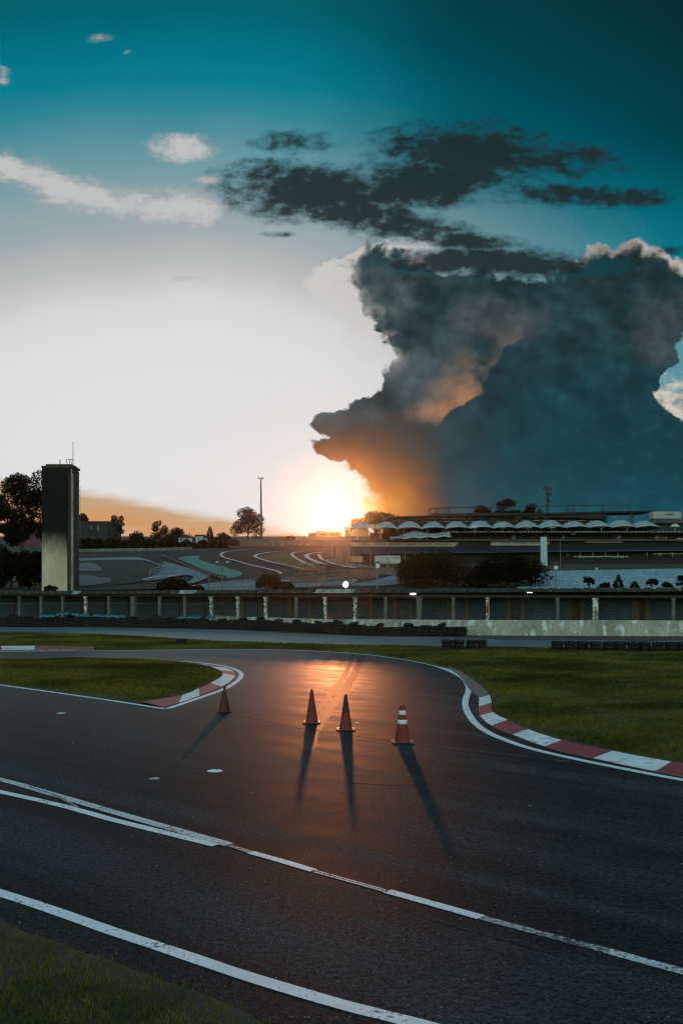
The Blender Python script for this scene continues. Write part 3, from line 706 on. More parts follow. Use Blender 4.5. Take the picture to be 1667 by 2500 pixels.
# ------------------------------------------------------------------ tyres
M['tyre'] = mat('old_tyre_rubber', (0.006, 0.006, 0.0065), (0.012, 0.0115, 0.011), 5, 0.75, spec=0.25)
M['tyre_dusty'] = mat('dusty_tyre_rubber', (0.008, 0.0075, 0.007), (0.016, 0.014, 0.012), 4, 0.85, spec=0.2)
def tyre_profile(ro, ri, w):
    m = (ro + ri) / 2
    return [(ri, 0.12 * w), (ri + 0.02, 0.02 * w), (m, 0), (ro - 0.03, 0.06 * w), (ro, 0.22 * w), (ro, 0.78 * w), (ro - 0.03, 0.94 * w), (m, w), (ri + 0.02, 0.98 * w), (ri, 0.88 * w)]
def tyre_stack_mesh(n, ro, w, seed, seg=20):
    r = random.Random(seed); mb = MB(); z = 0
    for i in range(n):
        k = r.uniform(0.93, 1.05); ox, oy = r.uniform(-.03, .03), r.uniform(-.03, .03)
        mb.lathe(tyre_profile(ro * k, ro * 0.58, w), seg, (ox, oy, z), closed=True); z += w * 0.99
    return mb.mesh('tyre_stack', M['tyre'], True)
STK = [tyre_stack_mesh(3, 0.33, 0.185, s) for s in range(4)]
for (x0, x1, n, lab, by) in ((1077.5, 1134, 2, 'left pair', 1590), (1137, 1188, 2, 'right pair', 1590), (1344, 1374, 1, '', 1594), (1377, 1436, 2, '', 1594.5), (1438, 1528, 3, '', 1595.5), (1530, 1588, 2, '', 1596), (1590, 1680, 3, '', 1597), (1684, 1740, 2, '', 1598)):
    for i in range(n):
        px = x0 + (x1 - x0) * (i + 0.5) / n; p = GP(px, by)
        o = link('tyre_stack', STK[(i + int(x0)) % 4]); o.location = (p.x, p.y, 0.03); s = (x1 - x0) / n / FPX * p.y / 0.66; o.scale = (s, s, 0.98)
        o.rotation_euler.z = px
        first = x0 < 1200
        if first:
            lab2 = {(1077.5, 0): 'leftmost black tyre stack of the short row of four on the grass edge', (1077.5, 1): 'second black tyre stack from the left in the short row of four', (1137, 0): 'third black tyre stack from the left in the short row of four', (1137, 1): 'rightmost black tyre stack of the short row of four on the grass edge'}[(x0, i)]
        elif x0 == 1344: lab2 = 'single black tyre stack at the left end of the long tyre row'
        else: lab2 = 'black tyre stack within the long low row between grass and far road'
        tag(o, lab2, 'tyre stack', 'tyre stacks in the short row' if first else 'tyre stacks along the grass edge')
o = link('tyre_stack', STK[0]); p = GP(444, 1576.5); o.location = (p.x, p.y, 0.03); o.scale = (0.85, 0.85, 0.62)
tag(o, 'low black tyre stack alone on the grass strip above the hairpin', 'tyre stack')

# the heaped barrier of tyres in front of the garages
heap_base = [(-80, 1527.5), (0, 1528.5), (280, 1531), (560, 1534.5), (725, 1541), (830, 1546), (929, 1550), (1060, 1551), (1126, 1551.5)]
heap = smooth_line([GP(*p) for p in heap_base], 0.46)
HEAP = [tyre_stack_mesh(k, 0.40, 0.2, 20 + s, 14) for s, k in enumerate((5, 4, 4, 3))]
LEAN = []
def leaning(seed):
    r = random.Random(seed); mb = MB()
    mb.lathe(tyre_profile(0.34, 0.2, 0.2), 16, (0, 0, 0), closed=True)
    return mb.mesh('loose_tyre', M['tyre_dusty'], True)
LEAN = [leaning(s) for s in range(2)]
for i, p in enumerate(heap):
    f = i / (len(heap) - 1); hgt = 0.98 - 0.30 * f + 0.07 * math.sin(i * 0.37) + 0.06 * math.sin(i * 0.9) + random.uniform(-0.05, 0.05)
    m = HEAP[i % 4]; top = max(v.co.z for v in m.vertices)
    o = link('tyre_stack', m); o.location = (p.x, p.y + 0.25 + 0.05 * (i % 3), -0.03); o.scale = (1.0, 1.0, hgt / top * 0.86); o.rotation_euler.z = i * 1.3
    tag(o, 'stack of black tyres in the long heaped barrier before the garages', 'tyre stack', 'tyre stacks of the heaped barrier')
    if i % 4 == 0:
        o = link('loose_tyre', LEAN[i % 2]); o.location = (p.x + random.uniform(-.2, .2), p.y + 0.2, hgt * 0.80)
        o.rotation_euler = (random.uniform(-0.4, 0.4), random.uniform(-0.4, 0.4), i)
        tag(o, 'loose black tyre thrown on top of the long tyre barrier', 'tyre', 'loose tyres on top of the barrier')
# blue sheeting over the heap
M['tarp'] = mat('blue_plastic_sheet', (0.008, 0.15, 0.19), (0.004, 0.05, 0.07), 5, 0.35)
def tarp(name, pxs, lab, w=0.38, amp=0.07, seed=0):
    r = random.Random(seed); pts = smooth_line([AT(a, b, d) for a, b, d in pxs], 0.15); mb = MB(); rows = []
    for p in pts:
        dz = r.uniform(-amp, amp); rows.append([p + Vector((r.uniform(-.03, .03), -w * 0.5, -0.22 + dz * 0.5)), p + Vector((0, -w * 0.2, -0.03 + dz)), p + Vector((0, w * 0.2, dz * 0.6)), p + Vector((0, w * 0.6, -0.12 + dz * 0.3))])
    for a, b in zip(rows, rows[1:]):
        for k in range(3): mb.quad(a[k], b[k], b[k + 1], a[k + 1])
    o = mb.build(name, M['tarp'], smooth=True)
    sm = o.modifiers.new('thick', 'SOLIDIFY'); sm.thickness = 0.01
    return tag(o, lab, 'tarpaulin')
tarp('tarpaulin', [(100, 1500, 80.2), (136, 1499.5, 80.2), (150, 1493.5, 80.2), (168, 1494, 80.2), (190, 1498, 80), (240, 1499, 79.5), (306, 1502.5, 79)], 'crumpled blue sheet draped over the tyre barrier at the left', seed=1)
tarp('tarpaulin', [(433, 1503.5, 77.8), (470, 1503, 77.5), (525, 1503.8, 77)], 'shorter pale blue sheet on the tyres near mid barrier', amp=0.03, seed=2)

# ------------------------------------------------------------------ concrete barrier
def concrete_mat(name, c, c2, c3, streak=1.0):
    m, nt, b = new_mat(name); G.nt = nt
    b.inputs['Roughness'].default_value = 0.85; b.inputs['Specular IOR Level'].default_value = 0.25
    tc = nt.nodes.new('ShaderNodeTexCoord'); P = tc.outputs['Object']; x, y, z = sep(P)
    n1 = noise(vec(x, y, z * 0.35), 2.6, 7, 0.66); n2 = noise(P, 0.5, 4, 0.55); n3 = noise(P, 9, 5, 0.7)
    col = mixc(sst(n2, 0.35, 0.65), rgba(c), rgba(c2))
    col = mixc(sst(n1, 0.52, 0.62) * 0.85, col, rgba(c3))
    col = mulc(col, sst(n3, 0.25, 0.75, 0.65, 1.25))
    nt.links.new(col, b.inputs['Base Color'])
    bn = nt.nodes.new('ShaderNodeBump'); bn.inputs['Strength'].default_value = 0.5; bn.inputs['Distance'].default_value = 0.02
    nt.links.new(n3.k, bn.inputs['Height']); nt.links.new(bn.outputs[0], b.inputs['Normal'])
    return m
M['barrier'] = concrete_mat('barrier_concrete', (0.36, 0.33, 0.27), (0.25, 0.23, 0.19), (0.62, 0.64, 0.62))
def barrier(px_pts, lab, thick=0.22):
    """px_pts: (px, top py, distance)"""
    mb = MB(); pts = [AT(*q) for q in px_pts]
    for a, b in zip(pts, pts[1:]):
        d = (b - a); d.z = 0; d.normalize(); n = Vector((d.y, -d.x, 0))
        for (o0, o1, hb) in ((0, 1, 1),):
            A0, A1 = a + n * thick / 2, b + n * thick / 2; B0, B1 = a - n * thick / 2, b - n * thick / 2
            g = lambda p, z=-0.05: Vector((p.x, p.y, z)); k = n * 0.10
            ch = Vector((0, 0, -0.03))
            mb.quad(g(A0 + k), g(A1 + k), A1 + ch, A0 + ch); mb.quad(A0 + ch, A1 + ch, A1 - n * 0.03, A0 - n * 0.03)
            mb.quad(A0 - n * 0.03, A1 - n * 0.03, B1, B0); mb.quad(B0, B1, g(B1), g(B0))
    a = pts[0]; b = pts[-1]
    for p, s in ((a, 1), (b, -1)): mb.box((p.x, p.y, p.z / 2 - 0.03), (0.04, thick * 0.9, p.z - 0.02))
    return tag(mb.build('concrete_barrier', M['barrier']), lab, 'barrier')
barrier([(520, 1503, 81.0), (594, 1505.7, 79.0), (720, 1509.5, 75.0), (840, 1513, 70.5)], 'stained concrete barrier section behind the tyre heap left of the step')
barrier([(845.5, 1511.6, 69.8), (980, 1512.6, 67.4), (1120, 1513.7, 66.2), (1400, 1514.2, 65.4), (1680, 1514.8, 65.0), (1900, 1515, 65.0)], 'long pale stained concrete barrier running off to the right')

# ------------------------------------------------------------------ garage row
LA, LB = Vector((-30.2, 87.0, 0)), Vector((22.9, 66.0, 0)); LD = LB - LA; LL = LD.length; LT = LD / LL; LN = Vector((LT.y, -LT.x, 0))   # LN faces the track
def gl_pt(t, off=0.0, z=0.0): return LA + LD * t - LN * off + Vector((0, 0, z))          # off = metres behind the column line
def gl_t(px):
    p = (px - 833.5) / FPX; return (87 * p - LA.x) / (LD.x + 21 * p)
def roof_z(t): return 2.88 + 0.30 * t
M['cement'] = mat('old_cement_sheet', (0.022, 0.020, 0.018), (0.045, 0.040, 0.036), 1.5, 0.9)
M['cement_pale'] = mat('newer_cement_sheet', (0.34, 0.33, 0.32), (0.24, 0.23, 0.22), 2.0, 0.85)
M['column'] = mat('painted_column', (0.15, 0.13, 0.11), (0.08, 0.07, 0.06), 4, 0.85, vstretch=0.5)
M['column_flaked'] = mat('flaking_white_column', (0.16, 0.13, 0.11), (0.62, 0.62, 0.60), 5, 0.8, lo=0.48, hi=0.54)
M['wall_dark'] = mat('grimy_wall', (0.026, 0.024, 0.023), (0.048, 0.042, 0.038), 1.2, 0.9)
M['post_brown'] = mat('brown_pier', (0.080, 0.056, 0.040), (0.060, 0.042, 0.032), 2.5, 0.85)
M['red_box'] = mat('red_box_paint', (0.40, 0.02, 0.02), (0.30, 0.015, 0.015), 4, 0.5)
M['sticker_red'] = mat('red_notice', (0.35, 0.02, 0.03), None); M['sticker_orange'] = mat('orange_notice', (0.5, 0.14, 0.03), None)
def shutter_mat():
    m, nt, b = new_mat('navy_roller_shutter'); G.nt = nt
    b.inputs['Roughness'].default_value = 0.5; b.inputs['Metallic'].default_value = 0.2
    tc = nt.nodes.new('ShaderNodeTexCoord'); P = tc.outputs['Object']; x, y, z = sep(P)
    s = G.m('SINE', z * 60.0)
    n = noise(P, 1.1, 5, 0.6)
    c = mixc(sst(n, 0.35, 0.65), (0.030, 0.052, 0.070, 1), (0.050, 0.075, 0.095, 1))
    c = mulc(c, sst(s, -1.0, 1.0, 0.8, 1.1)); nt.links.new(c, b.inputs['Base Color'])
    bn = nt.nodes.new('ShaderNodeBump'); bn.inputs['Strength'].default_value = 0.6; bn.inputs['Distance'].default_value = 0.03
    nt.links.new(s.k, bn.inputs['Height']); nt.links.new(bn.outputs[0], b.inputs['Normal']); return m
M['shutter'] = shutter_mat()
garage = thing('garage_row', gl_pt(0.5), 'long low row of garages with wavy cement roof and navy shutters', 'garage')
AX = (LT, LN, Vector((0, 0, 1)))
BACK = 1.9
mb = MB()                                                       # back wall, end walls, floor slab
t0, t1 = -0.22, 1.12
def gbox(mb, ta, tb, off0, off1, z0, z1, mi=0):
    c = gl_pt((ta + tb) / 2, (off0 + off1) / 2, (z0 + z1) / 2); mb.box(c, ((tb - ta) * LL, abs(off1 - off0), z1 - z0), AX, mi)
gbox(mb, t0, t1, BACK, BACK + 0.2, -0.1, 2.62)
gbox(mb, t0, t1, BACK + 3.8, BACK + 4.0, -0.1, 2.75)
mb.build('wall', M['wall_dark'], garage)
mb = MB(); gbox(mb, t0, t1, -0.6, BACK - 0.003, -0.06, 0.06); mb.build('floor_slab', mat('garage_floor', (0.10, 0.09, 0.08), (0.15, 0.14, 0.12), 2, 0.8), garage)
mb = MB(); gbox(mb, t0, t1, -0.10, 0.12, 2.45, 2.62)
gbox(mb, t0, t1, 0.2, BACK, 2.615, 2.66); mb.build('beam', M['wall_dark'], garage)
# roof: big trapezoid waves, sky light on a few sheets painted as a paler colour
mb = MB(); per = 0.80; wave = [(0.0, 0.0), (0.17, 0.0), (0.33, 0.24), (0.67, 0.24), (0.83, 0.0), (1.0, 0.0)]
n0 = int(t0 * LL / per); n1 = int(t1 * LL / per)
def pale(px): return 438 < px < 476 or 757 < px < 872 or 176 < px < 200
for k in range(n0, n1):
    c = [(k + u) * per / LL for u, _ in wave]; zz = [w for _, w in wave]
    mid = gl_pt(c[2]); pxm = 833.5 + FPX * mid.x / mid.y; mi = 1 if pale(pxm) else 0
    F, Bk, F2, B2 = [], [], [], []
    for t, w in zip(c, zz):
        z = roof_z(t) - 0.24 + w
        F.append(gl_pt(t, -0.55, z)); Bk.append(gl_pt(t, 6.2, z - 0.12)); F2.append(gl_pt(t, -0.55, z - 0.05)); B2.append(gl_pt(t, 6.2, z - 0.17))
    for i in range(5):
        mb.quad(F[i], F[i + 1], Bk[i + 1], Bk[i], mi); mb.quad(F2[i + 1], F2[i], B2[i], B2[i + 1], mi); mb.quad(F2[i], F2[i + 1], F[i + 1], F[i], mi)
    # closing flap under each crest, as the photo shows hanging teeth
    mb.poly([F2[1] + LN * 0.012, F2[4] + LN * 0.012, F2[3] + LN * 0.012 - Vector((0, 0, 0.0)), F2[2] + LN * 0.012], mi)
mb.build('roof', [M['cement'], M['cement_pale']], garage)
mb = MB()
for k in range(n0, n1, 3):
    gbox(mb, k * per / LL, k * per / LL + 0.0018, -0.4, 6.0, 2.60, 2.66)
mb.build('rafter', M['wall_dark'], garage)
col_px = [-53, -3, 49, 102, 154, 210, 267, 327, 391, 452, 516, 581, 649, 724, 794, 867, 942, 1024, 1106.5, 1190, 1361, 1453, 1643, 1740]
wide = {327, 1024, 1453}; flaked = {210, 516, 581, 649, 794, 867, 1453, 1190}
for px in col_px:
    t = gl_t(px); w = 0.36 if px in wide else 0.21
    mb = MB(); mb.box(gl_pt(t, 0, 1.225), (w, w, 2.45), AX); mb.box(gl_pt(t, 0, 2.38), (w + 0.08, w + 0.06, 0.14), AX); mb.box(gl_pt(t, 0, 0.1), (w + 0.05, w + 0.05, 0.2), AX)
    o = mb.build('column', M['column_flaked'] if px in flaked else M['column'], garage)
    if px in flaked: o['label'] = 'column with flaking white paint'
    if px == 1190:
        mb = MB(); mb.box(gl_pt(t, -0.112, 1.55), (0.17, 0.012, 0.5), AX); mb.build('notice', M['sticker_red'], o)
        mb = MB(); mb.box(gl_pt(t, -0.112, 2.0), (0.16, 0.012, 0.25), AX); mb.build('notice', M['sticker_orange'], o)
# shutters between brown piers on the back wall
def back_t(px):                                                  # same as gl_t for the back wall plane
    best = min((abs((833.5 + FPX * gl_pt(t / 2000, BACK).x / gl_pt(t / 2000, BACK).y) - px), t / 2000) for t in range(-500, 2500)); return best[1]
piers = [-20, 35, 90, 146, 202, 256, 312, 374, 437, 500, 594, 639, 656, 709, 758, 834, 906, 964, 1003, 1096, 1141, 1241, 1277, 1391, 1422, 1550, 1581, 1700, 1760]
for i, px in enumerate(piers):
    t = back_t(px); w = 0.24 if px < 560 else (0.5 if px in (964, 1550) else 0.34)
    mb = MB(); mb.box(gl_pt(t, BACK - 0.07, 1.3), (w, 0.136, 2.6), AX); mb.build('pier', M['post_brown'] if px > 560 else M['wall_dark'], garage)
for a, b in zip(piers, piers[1:]):
    ta, tb = back_t(a), back_t(b); L = (tb - ta) * LL
    if L < 1.2: continue
    mb = MB(); c = gl_pt((ta + tb) / 2, BACK - 0.03, 1.22); mb.box(c, (L - 0.30, 0.05, 2.3), AX)
    s = mb.build('shutter', M['shutter'], garage)
    mb = MB(); mb.box(gl_pt((ta + tb) / 2, BACK - 0.075, 0.22), (L - 0.34, 0.035, 0.10), AX); mb.build('bottom_rail', M['wall_dark'], s)
# things along the garage front
M['lamp'] = mat('lit_tube', (0.9, 0.9, 0.9), emis=(1, 0.96, 0.9), estr=4.5)
M['lamp_dim'] = mat('dim_tube', (0.6, 0.6, 0.6), emis=(1, 0.95, 0.88), estr=0.9)
M['metal_dark'] = mat('dark_metal', (0.03, 0.03, 0.032), (0.05, 0.048, 0.045), 5, 0.6, metal=0.3)
def tube_lamp(px, py, w, m, lab):
    t = gl_t(px); p = gl_pt(t, -0.25); z = AT(px, py, p.y).z; p.z = z
    r = thing('tube_lamp', p, lab, 'lamp')
    mb = MB(); mb.tube([p - LT * w / 2, p + LT * w / 2], 0.03, 8); mb.build('tube', m, r)
    mb = MB(); mb.box(p + Vector((0, 0, 0.07)), (w + 0.1, 0.1, 0.05), AX); mb.box(p + Vector((0, 0, 0.15)), (0.04, 0.04, 0.12), AX); mb.build('housing', M['metal_dark'], r)
tube_lamp(1010.5, 1449.5, 0.42, M['lamp'], 'lit white tube lamp under the garage eave above the wide pale column')
tube_lamp(1294, 1446.3, 0.36, M['lamp_dim'], 'dimmer tube lamp under the garage eave further right')
t = gl_t(801); p = gl_pt(t, 0.15); mb = MB(); mb.box((p.x, p.y, 0.62), (0.46, 0.4, 0.5), AX); mb.box((p.x, p.y, 0.9), (0.5, 0.44, 0.05), AX); mb.box((p.x, p.y, 0.2), (0.30, 0.3, 0.34), AX)
tag(mb.build('storage_box', M['red_box']), 'small bright red box standing between the garage columns', 'box')
mb = MB(); mb.tube([gl_pt(gl_t(px), -0.62, AT(px, py, gl_pt(gl_t(px), -0.62).y).z) for px, py in ((-60, 1474), (100, 1473), (250, 1472.5), (330, 1473), (452, 1475), (560, 1473))], 0.012, 5)
tag(mb.build('cable', mat('cable_sheath', (0.08, 0.10, 0.11), None)), 'thin cable strung along the fronts of the left garages', 'cable')

# ------------------------------------------------------------------ concrete tower
def tower_mat():
    m, nt, b = new_mat('weathered_tower_concrete'); G.nt = nt
    b.inputs['Roughness'].default_value = 0.9; b.inputs['Specular IOR Level'].default_value = 0.2
    tc = nt.nodes.new('ShaderNodeTexCoord'); P = tc.outputs['Object']; x, y, z = sep(P)
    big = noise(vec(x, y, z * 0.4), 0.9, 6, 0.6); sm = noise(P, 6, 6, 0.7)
    top_shade = sst(z + (big - 0.5) * 3.2, 5.4, 9.8)               # shade painted over the upper part, darker with height
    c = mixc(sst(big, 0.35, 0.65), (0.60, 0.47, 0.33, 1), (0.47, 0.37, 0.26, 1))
    c = mixc(sst(x + (big - 0.5) * 0.7, -28.55, -29.3), (0.72, 0.48, 0.22, 1), c)  # golden light painted into the right-hand edge
    c = mixc(top_shade, c, (0.006, 0.006, 0.0055, 1))
    c = mixc(sst(sm, 0.66, 0.72) * 0.8, c, (0.05, 0.045, 0.04, 1)); c = mulc(c, sst(sm, 0.3, 0.7, 0.82, 1.12))
    nt.links.new(c, b.inputs['Base Color'])
    bn = nt.nodes.new('ShaderNodeBump'); bn.inputs['Strength'].default_value = 0.3; bn.inputs['Distance'].default_value = 0.03
    nt.links.new(sm.k, bn.inputs['Height']); nt.links.new(bn.outputs[0], b.inputs['Normal']); return m
TD = 105.0; TZ = hill_z(106)
tw = thing('water_tower', AT(140, 1440, TD + 1.5), 'tall square concrete tower with blackened top and ladder on its right side', 'tower')
tl, tr, tc_ = AT(103, 1142, TD), AT(177, 1142, TD), AT(164, 1142, TD)
ztop = tl.z; gz = -0.1
mb = MB()
A = Vector((tl.x, TD, 0)); Bf = Vector((tc_.x, TD, 0)); 
mb.bx(tl.x, tc_.x, TD, TD + 3.0, gz, ztop)
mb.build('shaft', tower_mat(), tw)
M['tower_dark'] = mat('dark_stained_concrete', (0.020, 0.018, 0.016), (0.045, 0.036, 0.026), 1.2, 0.9)  # dark mottled tone on the tower's side part, cap and hut panel
mb = MB(); mb.bx(tc_.x + 0.003, tr.x, TD + 0.28, TD + 2.8, gz, ztop - 0.1); mb.build('service_duct', M['tower_dark'], tw)
mb = MB(); mb.bx(tl.x - 0.05, tr.x + 0.05, TD - 0.05, TD + 3.05, ztop + 0.002, ztop + 0.22); mb.bx(tl.x + 0.35, tr.x - 0.15, TD + 0.2, TD + 2.8, ztop + 0.222, ztop + 0.42); mb.build('cap', M['tower_dark'], tw)
M['pipe'] = mat('pale_pipe', (0.42, 0.30, 0.24), (0.25, 0.16, 0.12), 1.2, 0.6)
for k, px in enumerate((175.5, 179)):
    q = AT(px, 1440, TD + 0.15); mb = MB(); mb.tube([(q.x, TD + 0.1, gz), (q.x, TD + 0.1, ztop - 0.1 - 0.5 * k)], 0.055, 8)
    for z in np.arange(2, ztop, 2.4): mb.box((q.x, TD + 0.2, z), (0.16, 0.2, 0.05))
    mb.build('pipe', M['pipe'], tw)
M['steel'] = mat('weathered_steel', (0.10, 0.085, 0.075), (0.16, 0.13, 0.11), 4, 0.6, metal=0.3)
mb = MB()                                                       # ladder cage standing off the right face
lx0, lx1 = AT(182.5, 1440, TD).x, AT(190.5, 1440, TD).x
zb, zt_ = AT(0, 1262, TD).z, AT(0, 1185, TD).z
for x in (lx0, (lx0 + lx1) / 2, lx1): mb.tube([(x, TD + 1.0, zb - 3), (x, TD + 1.0, zt_)], 0.02, 6)
for z in np.arange(zb - 3, zt_ + 0.01, 0.66): mb.tube([(tr.x, TD + 1.0, z), (lx1, TD + 1.0, z)], 0.02, 6)
for py in (1141, 1156, 1171): z = AT(0, py, TD).z; mb.tube([(tr.x - 0.02, TD + 1.0, z), (lx1, TD + 1.0, z)], 0.02, 6)
mb.build('ladder', M['steel'], tw)
mb = MB()
def ab(px0, py0, px1, py1, r=0.03): mb.tube([AT(px0, py0, TD + 1.0), AT(px1, py1, TD + 1.0)], r, 6)
for q in ((162.5, 1122, 179, 1122), (162.5, 1122, 167, 1140), (170.5, 1122, 171.5, 1140), (173.5, 1122, 177, 1140), (179, 1122, 179.5, 1141), (147.6, 1122, 147.6, 1142, 0.05), (133.6, 1132, 133.8, 1142)): ab(*q)
mb.build('railing', M['metal_dark'], tw)
mb = MB(); mb.tube([AT(179.2, 1142, TD + 1.0), AT(179.1, 1110, TD + 1.0), AT(179, 1077, TD + 1.0)], [0.05, 0.035, 0.02], 6)
mb.tube([AT(179, 1082, TD + 1.0), AT(181.5, 1082.5, TD + 1.0)], 0.02, 5); mb.build('aerial', M['metal_dark'], tw)

# ------------------------------------------------------------------ trees and shrubs
def crown(name, blobs, n, size, mat_, parent, seed, flat=0.75):
    """blobs: (x, y, z, rx, rz); leaf-sized quads through each lobe, thinner inside"""
    r = np.random.default_rng(seed); B = np.array(blobs, float)
    vol = B[:, 3] ** 2 * B[:, 4]; pr = vol ** 0.75; pr /= pr.sum()
    k = r.choice(len(B), n, p=pr)
    d = r.standard_normal((n, 3)); d /= np.linalg.norm(d, axis=1)[:, None]
    rad = 0.45 + 0.62 * r.random(n) ** 0.6
    c = B[k, :3] + d * rad[:, None] * np.stack([B[k, 3], B[k, 3], B[k, 4]], 1)
    a = r.standard_normal((n, 3)); a /= np.linalg.norm(a, axis=1)[:, None]
    b = np.cross(a, r.standard_normal((n, 3))); b /= np.linalg.norm(b, axis=1)[:, None]
    s = size * (0.5 + 0.9 * r.random(n))[:, None]
    v = np.stack([c - a * s, c + b * s * 0.55, c + a * s, c - b * s * 0.55], 1)
    return raw(name, v.reshape(-1, 3), np.arange(4 * n).reshape(-1, 4), mat_, parent)
def plant(name, cat, px, top, base, w, D, style, lab, mat_='leaf_dark', seed=0, n=None, group=None, lobes=None, ground=None):
    """px centre, top and base rows, width in photo pixels at distance D"""
    k = D / FPX; T = AT(px, top, D); zb = AT(px, base, D).z; gz_ = hill_z(D) - 0.1 if ground is None else ground
    gz_ = min(gz_, zb)
    H = T.z - zb; W = w * k
    root = thing(name, Vector((T.x, D, gz_)), lab, cat, group)
    r = random.Random(seed + 100)
    blobs = []
    if style == 'round':
        for i in range(lobes or 12):
            a = r.uniform(0, 2 * math.pi); q = r.random() ** 0.5; h = r.uniform(0.25, 0.85)
            m = math.sin(math.pi * min(max(h, 0.12), 0.9)) * 0.42
            blobs.append((T.x + math.cos(a) * q * W * m, D + math.sin(a) * q * W * m, zb + H * h, W * r.uniform(.13, .22), H * r.uniform(.11, .17)))
        blobs.append((T.x, D, zb + H * 0.88, W * .16, H * .12)); blobs.append((T.x - W * .33, D, zb + H * .35, W * .17, H * .16)); blobs.append((T.x + W * .33, D, zb + H * .38, W * .17, H * .16))
        tf = 0.35
    elif style == 'dome':
        for i in range(lobes or 18):
            a = r.uniform(-1, 1); h = (1 - a * a) ** 0.5
            blobs.append((T.x + a * W * 0.40, D + r.uniform(-.25, .25) * W, zb + H * (0.18 + 0.62 * h * r.uniform(0.4, 1)), W * r.uniform(.12, .19), H * r.uniform(.18, .27)))
        tf = 0.3
    elif style == 'loose':
        for i in range(lobes or 16):
            a = r.uniform(0, 2 * math.pi); h = r.uniform(0.30, 0.93); q = r.random() ** 0.6 * (0.5 if h < 0.8 else 0.32)
            blobs.append((T.x + math.cos(a) * q * W, D + math.sin(a) * q * W * 0.7, zb + H * h, W * r.uniform(.09, .16), H * r.uniform(.055, .10)))
        tf = 0.7
    elif style == 'umbrella':
        for i in range(lobes or 10):
            a = r.uniform(-1, 1); h = r.uniform(0.5, 0.92)
            blobs.append((T.x + a * W * 0.36 * (1.1 - 0.5 * (h - 0.5)), D + r.uniform(-.2, .2) * W, zb + H * h, W * r.uniform(.12, .2), H * r.uniform(.07, .12)))
        blobs.append((T.x + W * .3, D, zb + H * .45, W * .13, H * .08)); blobs.append((T.x - W * .1, D, zb + H * .35, W * .1, H * .06)); tf = 0.75
    elif style == 'cone':
        for i in range(lobes or 9):
            h = i / 9; m = 0.42 * (1 - h) + 0.06
            for s in (-1, 1): blobs.append((T.x + s * m * W * r.uniform(.3, .9), D, zb + H * (0.15 + 0.78 * h), W * m * .45, H * .09))
        tf = 0.8
    nn = int(1.8 * (n or (900 + W * H * 45)))
    # trunk with a few limbs reaching the lobes
    tr_ = MB(); tw_ = max(0.06, W * 0.028); top_ = zb + H * tf
    lean = r.uniform(-.04, .04) * W
    tr_.tube([(T.x, D, gz_), (T.x + lean * 0.4, D, gz_ + (top_ - gz_) * .5), (T.x + lean, D, top_)], [tw_ * 1.3, tw_, tw_ * 0.5], 7)
    for bl in blobs[: 9]:
        z0 = gz_ + (top_ - gz_) * r.uniform(.55, .95)
        f = (z0 - gz_) / (top_ - gz_)
        if bl[2] > z0 - H * .1: tr_.tube([(T.x + lean * f, D, z0), (T.x * .4 + bl[0] * .6, D * .4 + bl[1] * .6, z0 + (bl[2] - z0) * .45), (bl[0], bl[1], bl[2])], [tw_ * .5, tw_ * .35, tw_ * .15], 5)
    tr_.build('trunk', M['bark'], root, True)
    crown('crown', blobs, nn, max(0.9 * k * 2.0, 0.12), M[mat_], root, seed)
    return root
# left of and behind the tower
plant('tree', 'tree', 52, 1150, 1400, 165, 112, 'loose', 'tall loose dark tree rising behind the left side of the concrete tower', seed=1, n=12000, lobes=36)
plant('tree', 'tree', -8, 1200, 1340, 75, 114, 'loose', 'sparse dark tree cut off by the left edge beside the tall tree', seed=2, n=3200, lobes=18)
plant('bush', 'bush', 30, 1330, 1445, 110, 109, 'dome', 'dark bush at the far left above the garage roof', seed=3, n=7000)
plant('bush', 'bush', 84, 1342, 1445, 70, 108, 'dome', 'dark bush against the left foot of the concrete tower', seed=4, n=5000)
plant('bush', 'bush', -20, 1365, 1442, 70, 107.5, 'dome', 'low dark bush at the left edge above the roof', seed=5, n=2200)
plant('shrub', 'shrub', 124, 1428, 1447, 34, 103.5, 'dome', 'small leafy shrub in front of the tower foot', 'leaf_brown', 6, 500, ground=2.3)
# skyline of the crest
plant('tree', 'tree', 202, 1252, 1340, 50, 236, 'round', 'dark tree just right of the tower rising over the dark block', seed=7)
plant('tree', 'tree', 286, 1259, 1330, 44, 240, 'umbrella', 'slim flat-topped tree with bare stem right of the dark block', seed=8, n=1300)
plant('tree', 'tree', 389, 1270, 1330, 42, 240, 'round', 'round crowned tree alone on the skyline left of the small white houses', seed=9, n=1300)
plant('tree', 'tree', 438, 1289, 1335, 68, 230, 'dome', 'broad dome shaped dark tree above the small white houses', seed=10)
plant('tree', 'tree', 513, 1281, 1335, 30, 238, 'cone', 'narrow pointed dark tree right of the small white houses', seed=11, n=1100)
plant('tree', 'tree', 545, 1298, 1335, 52, 236, 'dome', 'low rounded dark tree left of the big skyline tree', seed=12)
plant('tree', 'tree', 604, 1237, 1326, 86, 238, 'round', 'biggest skyline tree with golden edges beside the tall mast', 'leaf_dark', 13, 4200, lobes=20)
plant('tree', 'tree', 709, 1308, 1332, 30, 236, 'dome', 'tiny round tree on the crest left of the golden building', 'leaf_brown', 14, 600)
plant('tree', 'tree', 330, 1292, 1335, 48, 238, 'dome', 'low scrubby tree between the slim tree and the round one', seed=15, n=900)
plant('tree', 'tree', 917, 1241, 1300, 122, 196, 'dome', 'broad sun gilded tree behind the left canopies', 'leaf_warm', 16, 5200, lobes=26, ground=11)
plant('tree', 'tree', 1178, 1231, 1275, 50, 200, 'dome', 'leftmost of the dark trees behind the grandstand roof', seed=17, n=1500, ground=11)
